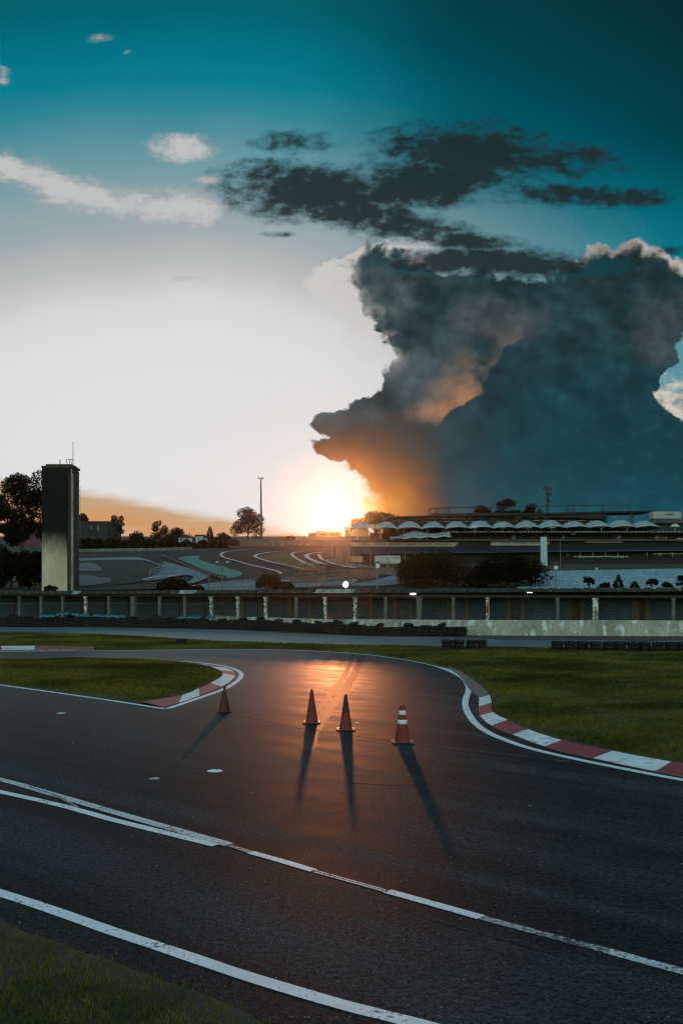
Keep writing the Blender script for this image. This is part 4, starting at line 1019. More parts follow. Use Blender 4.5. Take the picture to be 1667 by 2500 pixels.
plant('tree', 'tree', 1237, 1217, 1275, 72, 201, 'round', 'tallest dark tree behind the grandstand roof', seed=18, n=2400, ground=11)
plant('tree', 'tree', 1298, 1228, 1275, 50, 202, 'dome', 'dark tree behind the grandstand roof beside the radio tower', seed=19, n=1500, ground=11)
# right behind the garages
plant('tree', 'tree', 1062, 1342, 1452, 205, 112, 'dome', 'wide dark tree with brownish leaves above the garage roof', 'leaf_brown', 20, 9000, lobes=34, ground=2.3)
plant('tree', 'tree', 1238, 1350, 1448, 195, 111, 'dome', 'wide very dark tree beside the white pylon above the garage roof', 'leaf_dark', 21, 8500, lobes=34, ground=2.3)
plant('shrub', 'shrub', 658, 1399, 1446, 72, 106, 'dome', 'round brown shrub above the garage roof left of the bright lamp', 'leaf_brown', 22, 1600, ground=2.3)
plant('shrub', 'shrub', 700, 1414, 1446, 36, 106.5, 'dome', 'smaller brown shrub touching the round one above the garage roof', 'leaf_brown', 23, 700, ground=2.3)
plant('shrub', 'shrub', 425, 1408, 1448, 84, 105.5, 'dome', 'low dark shrub left of the lamp posts above the garage roof', 'leaf_dark', 24, 1800, ground=2.3)
plant('shrub', 'shrub', 480, 1428, 1448, 40, 105, 'dome', 'small dark shrub between the low shrub and the short pole', 'leaf_dark', 25, 600, ground=2.3)
for i, (px, top, w, st, lab) in enumerate(((1438, 1407, 28, 'umbrella', 'spreading sapling in the car park, first one right of the lamp'), (1474, 1421, 26, 'dome', 'low bushy sapling between the first two upright saplings'), (1508, 1400, 24, 'cone', 'tiered upright sapling with three tufts in the car park'), (1548, 1416, 22, 'cone', 'small thin sapling right of the tiered one'), (1590, 1412, 34, 'umbrella', 'wide leaning sapling in the car park near the right'), (1628, 1420, 30, 'dome', 'low wide sapling second from the right edge'), (1662, 1403, 26, 'loose', 'sapling cut by the right edge of the car park'))):
    plant('sapling', 'sapling', px, top, 1438, w, 105, st, lab, 'leaf_dark', 30 + i, 260, 'saplings behind the garage roof', ground=2.3)
# clipped mass along the crest
def hedge(name, x0, x1, D, top, lab, seed, mat_='leaf_dark'):
    r = random.Random(seed); root = thing(name, AT((x0 + x1) / 2, 1340, D), lab, 'hedge'); bl = []
    px = x0
    while px < x1:
        t = AT(px, top + r.uniform(-9, 4), D); g = hill_z(D) - 0.3
        bl.append((t.x, D + r.uniform(-.5, .5), (t.z + g) / 2, 1.2, (t.z - g) / 2)); px += r.uniform(6, 10)
    crown('foliage', bl, len(bl) * 420, 0.30, M[mat_], root, seed)
hedge('hedge', 182, 420, 212, 1322, 'dark ragged hedge along the crest right of the tower', 40)
hedge('hedge', 415, 575, 214, 1326, 'dark hedge along the crest under the small white houses', 41)
hedge('hedge', 1000, 1120, 135, 1395, 'low brown hedge at the far end of the car park access road', 42, 'leaf_brown')

# ------------------------------------------------------------------ race circuit on the hillside
def hill_patch(px, name, m, up, step=3.0):
    pts = smooth_line([HP(a, b, up) for a, b in px + px[:1]], step)[:-1]
    mb = MB(); mb.poly(pts); return tag(mb.build(name, m), kind='structure')
def hill_line(px, w, m, up=0.30, name='circuit_marking', step=2.0):
    mb = MB(); ribbon(mb, smooth_line([HP(a, b, up) for a, b in px], step), w); return tag(mb.build(name, m), kind='structure')
z2 = lambda a, b: (400 + a / 3.4087, 1140 + b / 3.4087)
z1 = lambda a, b: (a / 3.733, 1060 + b / 3.733)
z3 = lambda a, b: (820 + a / 3.564, 1180 + b / 3.564)
M['green_paint'] = mat('green_runoff_paint', (0.006, 0.14, 0.11), (0.010, 0.20, 0.16), 0.15, 0.6)
M['mound'] = mat('mound_grass', (0.012, 0.013, 0.008), (0.032, 0.029, 0.014), 0.4, 0.95, 0.4, 2)
M['bank_concrete'] = concrete_mat('bank_concrete', (0.10, 0.10, 0.105), (0.14, 0.14, 0.145), (0.22, 0.22, 0.23))
M['wedge'] = mat('dry_verge_grass', (0.075, 0.060, 0.016), (0.11, 0.08, 0.02), 0.2, 0.95)
hill_patch([(181, 1346), (300, 1343), (440, 1341), (560, 1337), (640, 1335), (760, 1334), (850, 1340), (960, 1352), (1010, 1400), (1030, 1436), (700, 1438), (440, 1438), (181, 1440)], 'circuit_asphalt', M['asphalt_hill'], 0.06)
hill_patch([z2(*p) for p in ((120, 770), (160, 752), (230, 747), (300, 745), (290, 765), (340, 795), (480, 835), (640, 882), (652, 905), (610, 920), (540, 935), (460, 915), (350, 870), (230, 818))], 'green_runoff', M['green_paint'], 0.14)
hill_patch([z2(*p) for p in ((790, 762), (860, 735), (1000, 715), (1050, 745), (1150, 800), (1290, 855), (1300, 885), (1210, 884), (1100, 858), (1010, 832), (900, 800))], 'verge_grass', M['wedge'], 0.14)
hill_patch([z1(*p) for p in ((690, 1170), (900, 1155), (1150, 1150), (1320, 1172), (1430, 1225), (1450, 1260), (1330, 1345), (1180, 1372), (940, 1395), (690, 1418))], 'grass_mound', M['mound'], 0.16)
hill_patch([z1(*p) for p in ((690, 1420), (900, 1398), (1180, 1378), (1330, 1362), (1500, 1345), (1560, 1335), (1700, 1330), (1720, 1395), (1430, 1418), (1100, 1428), (700, 1432))], 'verge_grass', M['mound'], 0.12)
hill_patch([z1(*p) for p in ((690, 1195), (800, 1185), (880, 1200), (935, 1250), (900, 1268), (800, 1262), (690, 1268))], 'bank_slab', M['bank_concrete'], 0.24, 1.5)
hill_patch([z1(*p) for p in ((690, 1300), (790, 1295), (880, 1315), (1000, 1330), (1005, 1365), (900, 1388), (760, 1400), (690, 1405))], 'bank_slab', M['bank_concrete'], 0.24, 1.5)
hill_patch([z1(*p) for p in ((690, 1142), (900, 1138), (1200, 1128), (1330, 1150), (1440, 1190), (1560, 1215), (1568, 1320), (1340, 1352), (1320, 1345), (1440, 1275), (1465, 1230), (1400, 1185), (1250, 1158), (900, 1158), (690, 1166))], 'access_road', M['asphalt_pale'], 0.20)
hill_patch([z2(*p) for p in ((0, 800), (120, 830), (260, 870), (370, 915), (340, 950), (240, 985), (190, 985), (250, 940), (200, 915), (0, 940))], 'access_road', M['asphalt_pale'], 0.26)
hill_patch([z2(*p) for p in ((180, 1010), (330, 985), (560, 962), (780, 945), (900, 950), (1100, 935), (1420, 925), (1600, 940), (1500, 990), (1000, 1010), (700, 1035), (350, 1040))], 'access_road', M['asphalt_pale'], 0.10)
hill_patch([(962, 1408), (1000, 1414), (1008, 1424), (940, 1434), (850, 1434), (900, 1424)], 'access_road', M['asphalt_pale'], 0.22)
wp = M['white_worn']
hill_line([z2(*p) for p in ((760, 690), (620, 705), (510, 720), (478, 742), (500, 765), (620, 800), (740, 835), (850, 860), (950, 885), (972, 905))], 0.5, M['white_worn'])
hill_line([z2(*p) for p in ((1015, 712), (920, 718), (830, 730), (765, 748), (770, 765), (840, 790), (920, 812), (1010, 828))], 0.65, wp)
hill_line([z2(*p) for p in ((1010, 830), (1100, 850), (1200, 875), (1250, 890), (1255, 900))], 0.35, M['white_worn'])
hill_line([z2(*p) for p in ((1180, 715), (1100, 722), (1062, 738), (1090, 765), (1150, 800), (1230, 835), (1320, 855))], 0.6, M['white_worn'])
hill_line([z2(*p) for p in ((1330, 720), (1230, 732), (1185, 750), (1220, 780), (1290, 810), (1350, 825))], 0.8, M['white_worn'])
hill_line([z2(*p) for p in ((1290, 740), (1310, 775), (1400, 815), (1568, 855)) ] + [z3(*p) for p in ((120, 742), (260, 770), (420, 800), (560, 815), (700, 820))], 0.6, M['white_worn'])
hill_line([z2(*p) for p in ((1000, 945), (1160, 925), (1255, 905))], 0.4, M['white_worn'])
for a, b in zip(((760, 840), (800, 850), (850, 862), (900, 876)), ((785, 846), (832, 857), (882, 870), (935, 885))): hill_line([z2(*a), z2(*b)], 0.55, wp, 0.34)
for q in (((180, 1020), (400, 990), (760, 950)), ((250, 1030), (500, 1005), (800, 985))): hill_line([z2(*p) for p in q], 0.3, M['white_worn'])
hill_line([z1(*p) for p in ((1310, 1348), (1400, 1325), (1568, 1310))], 0.5, wp, 0.32)
hill_line([z2(*p) for p in ((0, 940), (60, 930), (150, 912))], 0.35, M['white_worn'], 0.34)
hill_line([z2(*p) for p in ((0, 750), (120, 800), (230, 850), (370, 905), (520, 945))], 0.9, M['bank_concrete'], 0.32, 'runoff_kerb')
hill_line([z3(*p) for p in ((160, 830), (240, 822), (300, 815))], 0.7, M['bank_concrete'], 0.34, 'runoff_kerb')
# car park
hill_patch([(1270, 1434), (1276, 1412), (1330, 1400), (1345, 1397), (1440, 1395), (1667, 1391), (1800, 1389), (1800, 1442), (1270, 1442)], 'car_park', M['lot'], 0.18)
# guard rails and debris fence
M['rail'] = mat('guard_rail', (0.26, 0.25, 0.24), (0.16, 0.15, 0.14), 1.0, 0.55, metal=0.3)
M['rail_dark'] = mat('dark_rail', (0.08, 0.055, 0.045), (0.12, 0.08, 0.06), 1.0, 0.7)
def guard_rail(px, lab, h=0.8, m='rail', gap=4.0, tall=0.0, name='guard_rail'):
    pts = smooth_line([HP(a, b) for a, b in px], 2.0); root = thing(name, pts[0], lab, 'fence' if tall else 'guard rail')
    mb = MB()
    for a, b in zip(pts, pts[1:]):
        d = (b - a).normalized(); up = Vector((0, 0, 1)); n = d.cross(up).normalized()
        for z in (0.35, 0.7): 
            mb.quad(a + up * z * h / .8, b + up * z * h / .8, b + up * (z + .28) * h / .8 + n * .05, a + up * (z + .28) * h / .8 + n * .05)
    mb.build('rail', M[m], root)
    mb2 = []
    for a in pts[:: max(1, int(gap / 2))]:
        mb = MB(); H = (tall or h) + .1; mb.box(a + Vector((0, 0, H / 2 - .1)), (0.11, 0.11, H + .2)); mb.build('post', M[m], root)
guard_rail([z1(*p) for p in ((1365, 1308), (1420, 1285), (1465, 1255), (1472, 1232))], 'short pale guard rail at the bend right of the grass mound', 0.9)
guard_rail([z2(*p) for p in ((1060, 1000), (1200, 992), (1350, 985), (1480, 970), (1568, 965))], 'low dark guard rail in front of the circuit straight', 0.9, 'rail_dark')
guard_rail([z2(*p) for p in ((1080, 960), (1230, 950), (1400, 935), (1560, 925))] + [z3(*p) for p in ((200, 800), (330, 815))], 'dark guard rail on the far side of the straight', 0.9, 'rail_dark')
guard_rail([z2(*p) for p in ((1400, 800), (1480, 825), (1568, 845))] + [z3(*p) for p in ((160, 742), (300, 765), (450, 785), (600, 800), (690, 812))], 'tall debris fence with pale posts left of the pit building', 0.6, 'rail', 4.0, 2.8, 'debris_fence')
guard_rail([(182, 1352), (260, 1350), (340, 1349), (420, 1347), (470, 1345)], 'low pale rail along the back straight under the hedge', 0.7)
guard_rail([(560, 1340), (640, 1338), (720, 1338), (800, 1341)], 'mesh fence on the crest behind the hairpin', 0.5, 'rail_dark', 6.0, 2.0, 'mesh_fence')
guard_rail([z2(*p) for p in ((20, 770), (150, 825), (300, 885), (420, 930), (520, 958))], 'dark guard rail below the green runoff', 0.6, 'rail_dark')
def crest_wall():
    root = thing('crest_wall', AT(650, 1330, 226), 'long dark wall along the crest behind the hairpin', 'wall'); D = 226
    mb = MB(); a, b = AT(560, 1318, D), AT(870, 1320, D); g = hill_z(D) - .3; mb.bx(a.x, b.x, D, D + .4, g, a.z); mb.build('wall', M['rail_dark'], root)
    for px in range(655, 770, 12):
        q = AT(px, 1318, D); mb = MB(); mb.tube([(q.x, D + .2, a.z), (q.x, D + .2, a.z + .9), (q.x + .2, D + .1, a.z + 1.25)], .05, 5); mb.build('post', M['metal_dark'], root)
    mb = MB()
    for px in (650, 667, 690, 720, 735, 752): q = AT(px, 1330, D); mb.box((q.x, D - .06, q.z), (.35, .08, .8))
    mb.build('marker_board', M['rail'], root)
crest_wall()
def marshal_post(px, py, D_up, w, lab):
    q = HP(px, py); root = thing('marshal_hut', q, lab, 'hut'); h = 2.0
    for sx in (-1, 1):
        for sy in (-1, 1): mb = MB(); mb.box(q + Vector((sx * w / 2, sy * .6, h / 2 - .1)), (.12, .12, h + .2)); mb.build('post', M['rail_dark'], root)
    mb = MB(); mb.box(q + Vector((0, .6, .7)), (w - .13, .06, 1.1)); mb.build('panel', M['tower_dark'], root)
    mb = MB(); mb.box(q + Vector((0, 0, h + .06)), (w + .5, 1.7, .1)); mb.build('roof', M['rail'], root)
marshal_post(756, 1417, 0, 2.0, 'open marshal hut with thin roof beside the circuit straight')
marshal_post(809, 1405, 0, 1.6, 'small marshal hut further along the circuit left of the debris fence')
for (x, y, lab) in ((781, 1401, 'low dark block of barrier at the tip of the dry verge'), (879, 1411, 'long low dark block of barrier right of the lamp post foot'), (956, 1405, 'low dark wedge of barrier near the small white sign')):
    q = HP(x, y); mb = MB(); mb.box(q + Vector((0, 0, .45)), (4.2, 1.0, 1.0)); mb.box(q + Vector((-2.4, 0, .25)), (.7, .9, .6)); mb.box(q + Vector((0, 0, 1.0)), (4.3, .5, .1))
    tag(mb.build('barrier_block', M['rail_dark']), lab, 'barrier')

# ------------------------------------------------------------------ lamp posts and masts
M['lamp_glass'] = mat('lamp_glass', (0.55, 0.56, 0.55), None, rough=0.2)
M['lit_globe'] = mat('lit_globe', (1, 1, 1), emis=(1.0, 0.93, 0.82), estr=14.0)
M['pole'] = mat('grey_pole', (0.10, 0.085, 0.07), (0.14, 0.12, 0.10), 2, 0.7)
def lamp_post(px, top, base, D, lab, head='arm', r=0.07):
    t = AT(px, top, D); g = hill_z(D) - .1; root = thing('lamp_post', Vector((t.x, D, g)), lab, 'lamp post')
    mb = MB(); mb.tube([(t.x, D, g), (t.x, D, t.z)], [r * 1.2, r * .8], 8); mb.build('pole', M['pole'], root)
    if head == 'arm':
        mb = MB(); mb.tube([(t.x, D, t.z - .15), (t.x - .25, D, t.z), (t.x - .5, D, t.z + .02)], .035, 6); mb.tube([(t.x, D, t.z - .15), (t.x + .25, D, t.z), (t.x + .45, D, t.z + .02)], .035, 6); mb.build('arm', M['pole'], root)
        for s in (-1, 1): mb = MB(); mb.lathe([(0.01, -.1), (.12, -.07), (.16, 0), (.11, .07), (.01, .09)], 12, (t.x + s * .55, D, t.z + .04)); mb.build('lamp_head', M['lamp_glass'], root, True)
    elif head == 'head':
        mb = MB(); mb.lathe([(.02, -.3), (.2, -.25), (.26, 0), (.2, .22), (.03, .32)], 14, (t.x, D, t.z + .1)); mb.build('lamp_head', M['lamp_glass'], root, True)
        mb = MB(); mb.lathe([(.28, .2), (.30, .24), (.1, .42), (.01, .44)], 14, (t.x, D, t.z + .12)); mb.build('hood', M['metal_dark'], root, True)
    elif head == 'globe':
        mb = MB(); mb.lathe([(.03, -.27), (.15, -.22), (.24, -.10), (.26, 0), (.24, .10), (.15, .22), (.03, .27)], 18, (t.x, D, t.z)); mb.build('globe', M['lit_globe'], root, True)
    return root
lamp_post(543, 1373, 1442, 104, 'lamp post with two small heads left of the round shrub')
lamp_post(511, 1400, 1442, 104.5, 'short bare dark pole left of the two-headed lamp post', None)
lamp_post(922, 1383, 1440, 104, 'lamp post with one round head in front of the pit building', 'head')
lamp_post(1356, 1388, 1440, 104, 'lamp post with one pale head at the corner of the car park', 'head')
lamp_post(843.5, 1427, 1442, 103, 'short post with a glaring white round lamp over the garage roof', 'globe')  # added glowing ball stands in for a sun glint, not a real lamp
def mast(px, top, base, D, lab, kind):
    t = AT(px, top, D); g = min(hill_z(D), AT(px, base, D).z) - .2; root = thing('radio_mast', Vector((t.x, D, g)), lab, 'mast')
    k = D / FPX
    if kind == 'slim':
        mb = MB(); mb.tube([(t.x, D, g), (t.x - 1.0 * k, D, AT(0, 1250, D).z), (t.x - 1.5 * k, D, AT(0, 1170, D).z)], [.34, .24, .14], 8); mb.build('pole', M['metal_dark'], root)
        mb = MB(); z = AT(0, 1168, D).z; x = t.x - 1.5 * k
        mb.tube([(x - 7 * k, D, z), (x + 7 * k, D, z)], .07, 6)
        for dx in (-6, -3, 3, 6): mb.tube([(x + dx * k, D, z - 2.5 * k), (x + dx * k, D, z + 3 * k)], .09, 6)
        mb.tube([(x - 6.5 * k, D, z + 2 * k), (x - 6.5 * k, D, z + 9 * k)], .05, 6)
        mb.build('aerial', M['metal_dark'], root)
        mb = MB()
        for py in (1181, 1186, 1193, 1253, 1262): mb.box((x + (2 if py > 1200 else -.5) * k, D - .1, AT(0, py, D).z), (2.4 * k, .5, 3 * k))
        mb.build('equipment_box', M['metal_dark'], root)
    else:
        mb = MB()
        for s in (-1, 1):
            for s2 in (-1, 1): mb.tube([(t.x + s * 2.6 * k, D + s2 * .2, g), (t.x + s * 1.8 * k, D + s2 * .2, t.z)], .07, 5)
        z = g; i = 0
        while z < t.z - .5:
            s = 1 if i % 2 else -1; mb.tube([(t.x - s * 2.3 * k, D - .2, z), (t.x + s * 2.1 * k, D - .2, z + .7)], .04, 4); z += .7; i += 1
        mb.build('lattice', M['metal_dark'], root)
        mb = MB()
        for dx in (-10, -7, -4, 4, 7, 10): mb.box((t.x + dx * k, D + .1, AT(0, 1193, D).z), (1.9 * k, .2, 9 * k))
        for z_ in (1191, 1196): mb.tube([(t.x - 10 * k, D, AT(0, z_, D).z), (t.x + 10 * k, D, AT(0, z_, D).z)], .06, 5)
        mb.build('antenna_panel', M['metal_dark'], root)
        mb = MB()
        for py, dx in ((1203, -2), (1208, 2), (1214, -2), (1222, 1.5), (1206, 3), (1232, -1)): mb.lathe([(.02, -.4), (.35, -.3), (.42, 0), (.3, .35), (.02, .4)], 8, (t.x + dx * k, D - .3, AT(0, py, D).z))
        mb.build('dish', M['metal_dark'], root)
mast(638.5, 1160, 1325, 232, 'tall slim dark mast with a small crossbar beside the big skyline tree', 'slim')
mast(1336.5, 1187, 1262, 205, 'lattice radio tower with panel antennas rising above the grandstand', 'lattice')
t = AT(835.5, 1266, 360); mb = MB(); mb.tube([(t.x, 360, 17), (t.x, 360, t.z - 3), (t.x, 360, t.z)], [.3, .22, .08], 7)
tag(mb.build('flag_pole', M['metal_dark']), 'thin bare pole against the sunset glare right of the golden building', 'pole')
lamp_post(1367, 1314, 1402, 140, 'tall thin dark post between the white pylon and the white frames', None, 0.05)

# ------------------------------------------------------------------ buildings
M['bld_dark'] = mat('dark_building', (0.013, 0.012, 0.012), (0.024, 0.022, 0.020), .4, .9)
M['bld_red'] = mat('red_rendered_wall', (0.12, 0.035, 0.035), (0.085, 0.03, 0.03), .4, .9)
M['bld_white'] = mat('whitewashed_wall', (0.42, 0.40, 0.38), (0.30, 0.28, 0.26), .4, .85)
M['bld_gold'] = mat('ochre_wall', (0.38, 0.24, 0.08), (0.30, 0.18, 0.06), .3, .8)
M['glass_dark'] = mat('dark_window', (0.015, 0.02, 0.022), None, rough=.15)
M['roof_tile'] = mat('dark_tile_roof', (0.06, 0.04, 0.03), (0.04, 0.03, 0.025), 1, .9)
def house(name, px0, px1, top, D, depth, m, lab, wins=(), roof='flat', base=None, cat='building'):
    a, b = AT(px0, top, D), AT(px1, top, D); g = hill_z(D) - .3; root = thing(name, Vector(((a.x + b.x) / 2, D, g)), lab, cat)
    mb = MB(); mb.bx(a.x, b.x, D, D + depth, g, a.z); mb.build('wall', M[m], root)
    if roof == 'flat':
        mb = MB(); mb.bx(a.x - .2, b.x + .2, D - .15, D + depth + .2, a.z + .002, a.z + .35); mb.build('roof', M['bld_dark'] if m != 'bld_gold' else M['bld_gold'], root)
    else:
        mb = MB(); xm = (a.x + b.x) / 2; h = (b.x - a.x) * .28
        for y in (D - .2, D + depth + .2): mb.poly([(a.x - .2, y, a.z + .003), (b.x + .2, y, a.z + .003), (xm, y, a.z + h)])
        for s0, s1 in ((a.x - .2, xm), (b.x + .2, xm)): mb.quad((s0, D - .2, a.z + .003), (s0, D + depth + .2, a.z + .003), (s1, D + depth + .2, a.z + h), (s1, D - .2, a.z + h))
        mb.build('roof', M['roof_tile'], root)
    for (wx0, wy0, wx1, wy1) in wins:
        p, q = AT(wx0, wy0, D), AT(wx1, wy1, D); mb = MB(); mb.bx(p.x, q.x, D - .06, D - .003, q.z, p.z); f = mb.build('window', M['bld_white'] if m == 'bld_red' else M['glass_dark'], root)
        if m == 'bld_red':
            mb = MB(); mb.bx(p.x + .15, q.x - .15, D - .1, D - .063, q.z + .12, p.z - .12); mb.build('pane', M['glass_dark'], f)
    return root
house('apartment_block', 14, 106, 1280, 226, 14, 'bld_red', 'red rendered block with small windows half hidden left of the tower', [(20, 1289, 26, 1296), (32, 1289, 38, 1296), (43, 1296, 47, 1314), (20, 1306, 26, 1313), (32, 1306, 38, 1313), (60, 1290, 66, 1297), (20, 1322, 26, 1328), (32, 1322, 38, 1328)])
house('apartment_block', 181, 264, 1276, 232, 14, 'bld_dark', 'dark flat-roofed block just right of the tower', [(222, 1284, 226, 1292), (238, 1284, 243, 1296)])
house('cottage', 436, 469, 1313, 222, 8, 'bld_white', 'small pale gabled house under the dome shaped tree', [(441, 1315, 446, 1320), (456, 1315, 461, 1320)], 'gable')
house('cottage', 478, 496, 1309, 222, 8, 'bld_white', 'narrow white house right of the gabled one', [(483, 1313, 487, 1318)])
house('hall', 772, 832, 1299, 380, 30, 'bld_gold', 'golden sunlit hall on the crest left of the thin pole', [(780, 1304, 800, 1307), (806, 1304, 826, 1307)])
house('hall', 754, 771, 1303, 376, 24, 'bld_gold', 'lower golden annexe at the left end of the sunlit hall')
house('lookout', 841, 856, 1288, 376, 10, 'bld_gold', 'small square lookout block with a lit opening right of the thin pole', [(843.5, 1296, 851, 1300)])
house('hall', 857, 900, 1270, 330, 10, 'bld_gold', 'glowing pale block behind the left end of the canopies')
# pit building with canopies
PD = 158.0
def Z(py, D=PD): return AT(0, py, D).z
def Xp(px, D=PD): return AT(px, 0, D).x
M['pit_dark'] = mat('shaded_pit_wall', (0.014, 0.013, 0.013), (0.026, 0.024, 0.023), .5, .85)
M['navy'] = mat('navy_fascia', (0.018, 0.026, 0.050), (0.026, 0.036, 0.062), .6, .55)
M['fascia'] = mat('pale_fascia', (0.30, 0.26, 0.24), (0.38, 0.34, 0.32), .5, .75)
M['deck'] = mat('grey_deck', (0.045, 0.045, 0.046), (0.075, 0.073, 0.070), .5, .8)
M['membrane'] = mat('white_membrane', (0.36, 0.42, 0.44), (0.28, 0.33, 0.35), .35, .55)
M['pale_frame'] = mat('pale_frame', (0.55, 0.54, 0.52), (0.42, 0.41, 0.40), .6, .7)
pit = thing('pit_building', AT(1270, 1388, PD), 'long dark pit building with navy band and pale fascia', 'building')
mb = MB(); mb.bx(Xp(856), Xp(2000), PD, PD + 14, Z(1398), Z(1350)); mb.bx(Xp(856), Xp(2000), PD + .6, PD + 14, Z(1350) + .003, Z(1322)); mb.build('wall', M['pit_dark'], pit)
mb = MB(); mb.quad((Xp(880), PD - 2.2, Z(1351)), (Xp(2000), PD - 2.2, Z(1341)), (Xp(2000), PD + .55, Z(1329)), (Xp(880), PD + .55, Z(1335)))
mb.quad((Xp(880), PD - 2.2, Z(1351) - .12), (Xp(880), PD + .55, Z(1351) - .12), (Xp(2000), PD + .55, Z(1341) - .12), (Xp(2000), PD - 2.2, Z(1341) - .12))
mb.quad((Xp(880), PD - 2.2, Z(1351) - .12), (Xp(2000), PD - 2.2, Z(1341) - .12), (Xp(2000), PD - 2.2, Z(1341)), (Xp(880), PD - 2.2, Z(1351))); mb.build('awning', M['navy'], pit)
for (a, b, t_, bt) in ((856, 1122, 1323.5, 1334), (1199, 1347, 1320, 1331.5), (1429, 1528, 1316.5, 1325), (1653, 1900, 1313, 1322)):
    mb = MB(); mb.poly([(Xp(a), PD + .3, Z(t_)), (Xp(a if a < 900 or a == 1199 else a), PD + .3, Z(bt)), (Xp(b - 12), PD + .3, Z(bt)), (Xp(b), PD + .3, Z(t_))]); mb.bx(Xp(a), Xp(b - 12), PD + .32, PD + .58, Z(bt), Z(t_)); f = mb.build('fascia', M['fascia'], pit)
    n = int((b - a) / 4.2); mb = MB()
    for i in range(n):
        px = a + 28 + i * 4.2
        if px > b - 22 or (i % 9) in (5, 6): continue
        mb.bx(Xp(px), Xp(px + 2), PD + .26, PD + .30, Z(t_ + 6.5), Z(t_ + 3))
    mb.build('vent_grille', M['glass_dark'], f)
mb = MB(); mb.bx(Xp(860), Xp(2000), PD - .5, PD + 13, Z(1321) + .003, Z(1317)); mb.bx(Xp(1090), Xp(2000), PD - 1.0, PD + 10, Z(1302), Z(1297)); mb.build('deck_slab', M['deck'], pit)
mb = MB(); mb.bx(Xp(1095), Xp(2000), PD + 3, PD + 10, Z(1317) + .003, Z(1302) - .003); mb.build('terrace_wall', M['deck'], pit)
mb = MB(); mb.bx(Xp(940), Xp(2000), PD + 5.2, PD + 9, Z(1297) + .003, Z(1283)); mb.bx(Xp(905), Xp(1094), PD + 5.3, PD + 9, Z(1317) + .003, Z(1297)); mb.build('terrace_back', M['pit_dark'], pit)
for i in range(16):
    px = 872 + i * 57
    mb = MB(); mb.tube([(Xp(px), PD + .2, Z(1317)), (Xp(px), PD + .2, Z(1285))], .10, 7); mb.build('canopy_post', M['pale_frame'] if px < 1090 else M['pit_dark'], pit)
mb = MB()
for k in range(60):
    px = 1092 + k * 9.6
    if k % 7 != 3: mb.bx(Xp(px), Xp(px + 5.2), PD - 1.06, PD - 1.0, Z(1299.6), Z(1298))
mb.build('light_strip', M['pale_frame'], pit)
for (a, b, lab) in ((1257, 1266, None), (1338, 1344, None), (1381, 1388, 'blue'), (1517, 1527, None), (1612, 1623, None), (1626, 1631, None), (1636, 1642, None)):
    mb = MB(); mb.bx(Xp(a), Xp(b), PD + 2.9, PD + 2.997, Z(1313), Z(1304)); mb.build('window', mat('pale_blue_window', (0.22, 0.36, 0.40), None, rough=.3), pit)
for (px, py) in ((1097, 1310), (1397, 1302), (1396, 1303), (1459, 1299), (1515, 1300), (1525, 1299), (1537, 1299), (1591, 1298), (1602, 1298)):
    mb = MB(); mb.box((Xp(px), PD - .5, Z(py)), (.5, .3, .22)); mb.build('lamp_box', M['pale_frame'], pit)
mb = MB()                                                        # white window strip low on the left
a, b = 915, 977; D2 = PD - 3
mb.bx(Xp(a, D2), Xp(b, D2), D2, D2 + .3, Z(1372, D2), Z(1366.5, D2)); mb.bx(Xp(a, D2), Xp(b, D2), D2, D2 + .3, Z(1359, D2), Z(1356.5, D2))
for i in range(9): px = a + 1 + i * 7.4; mb.bx(Xp(px, D2), Xp(px + 1.6, D2), D2 + .01, D2 + .28, Z(1366.5, D2) - .002, Z(1359, D2) + .002)
mb.bx(Xp(a, D2), Xp(b, D2), D2 + .31, PD - .003, Z(1396, D2), Z(1356.5, D2)); mb.build('window_strip', M['pale_frame'], pit)
mb = MB(); mb.bx(Xp(856, PD - 4), Xp(886, PD - 4), PD - 4, PD - 3.7, Z(1372, PD - 4), Z(1358, PD - 4)); mb.build('hoarding', M['bld_gold'], pit)
for a, b, sy in ((1383, 1532, 1359), (1576, 1668, 1352)):
    mb = MB()
    for i in range(int((b - a) / 30.8) + 1): px = a + i * 30.8; mb.bx(Xp(px), Xp(px + 2), PD - .25, PD - .05, Z(1358), Z(1347))
    mb.build('window_frame', M['pale_frame'], pit)
    mb = MB(); r = random.Random(a); px = a + 16
    while px < b: w = r.uniform(5, 16); mb.bx(Xp(px), Xp(min(px + w, b)), PD - .32, PD - .05, Z(sy + 1.5 + r.uniform(-.5, 1)), Z(sy - 1.5)); px += w + r.uniform(0, 3)
    mb.build('window_sill', M['pale_frame'], pit)
mb = MB(); mb.box((Xp(1352), PD - .06, Z(1375)), (1.5, .1, .4)); mb.build('blue_panel', M['navy'], pit)
# tensile canopies, one vault each
dome_px = [887, 942, 1000, 1058, 1115, 1172, 1229, 1286, 1345, 1402, 1458, 1516, 1574]
def canopy_mesh():
    mb = MB(); k = PD / FPX; W = 63 * k; Hh = 21 * k; nu, nv = 14, 10; rows = []
    for j in range(nv + 1):
        v = j / nv; row = []
        for i in range(nu + 1):
            u = i / nu * 2 - 1; h = (1 - abs(u) ** 2.0) ** 0.8 * Hh * math.sin(min(0.12 + v / 0.55, 1) * math.pi / 2) * (1 if v < .55 else 1 - (v - .55) * .5)
            row.append((u * W / 2 * (1 + .02 * v), -2.0 + v * 7.0 - (1 - u * u) * .8 * (1 - v), h))
        rows.append(row)
    for j in range(nv):
        for i in range(nu): mb.quad(rows[j][i], rows[j][i + 1], rows[j + 1][i + 1], rows[j + 1][i])
    return mb.mesh('membrane_canopy', M['membrane'], True)
CM = canopy_mesh()
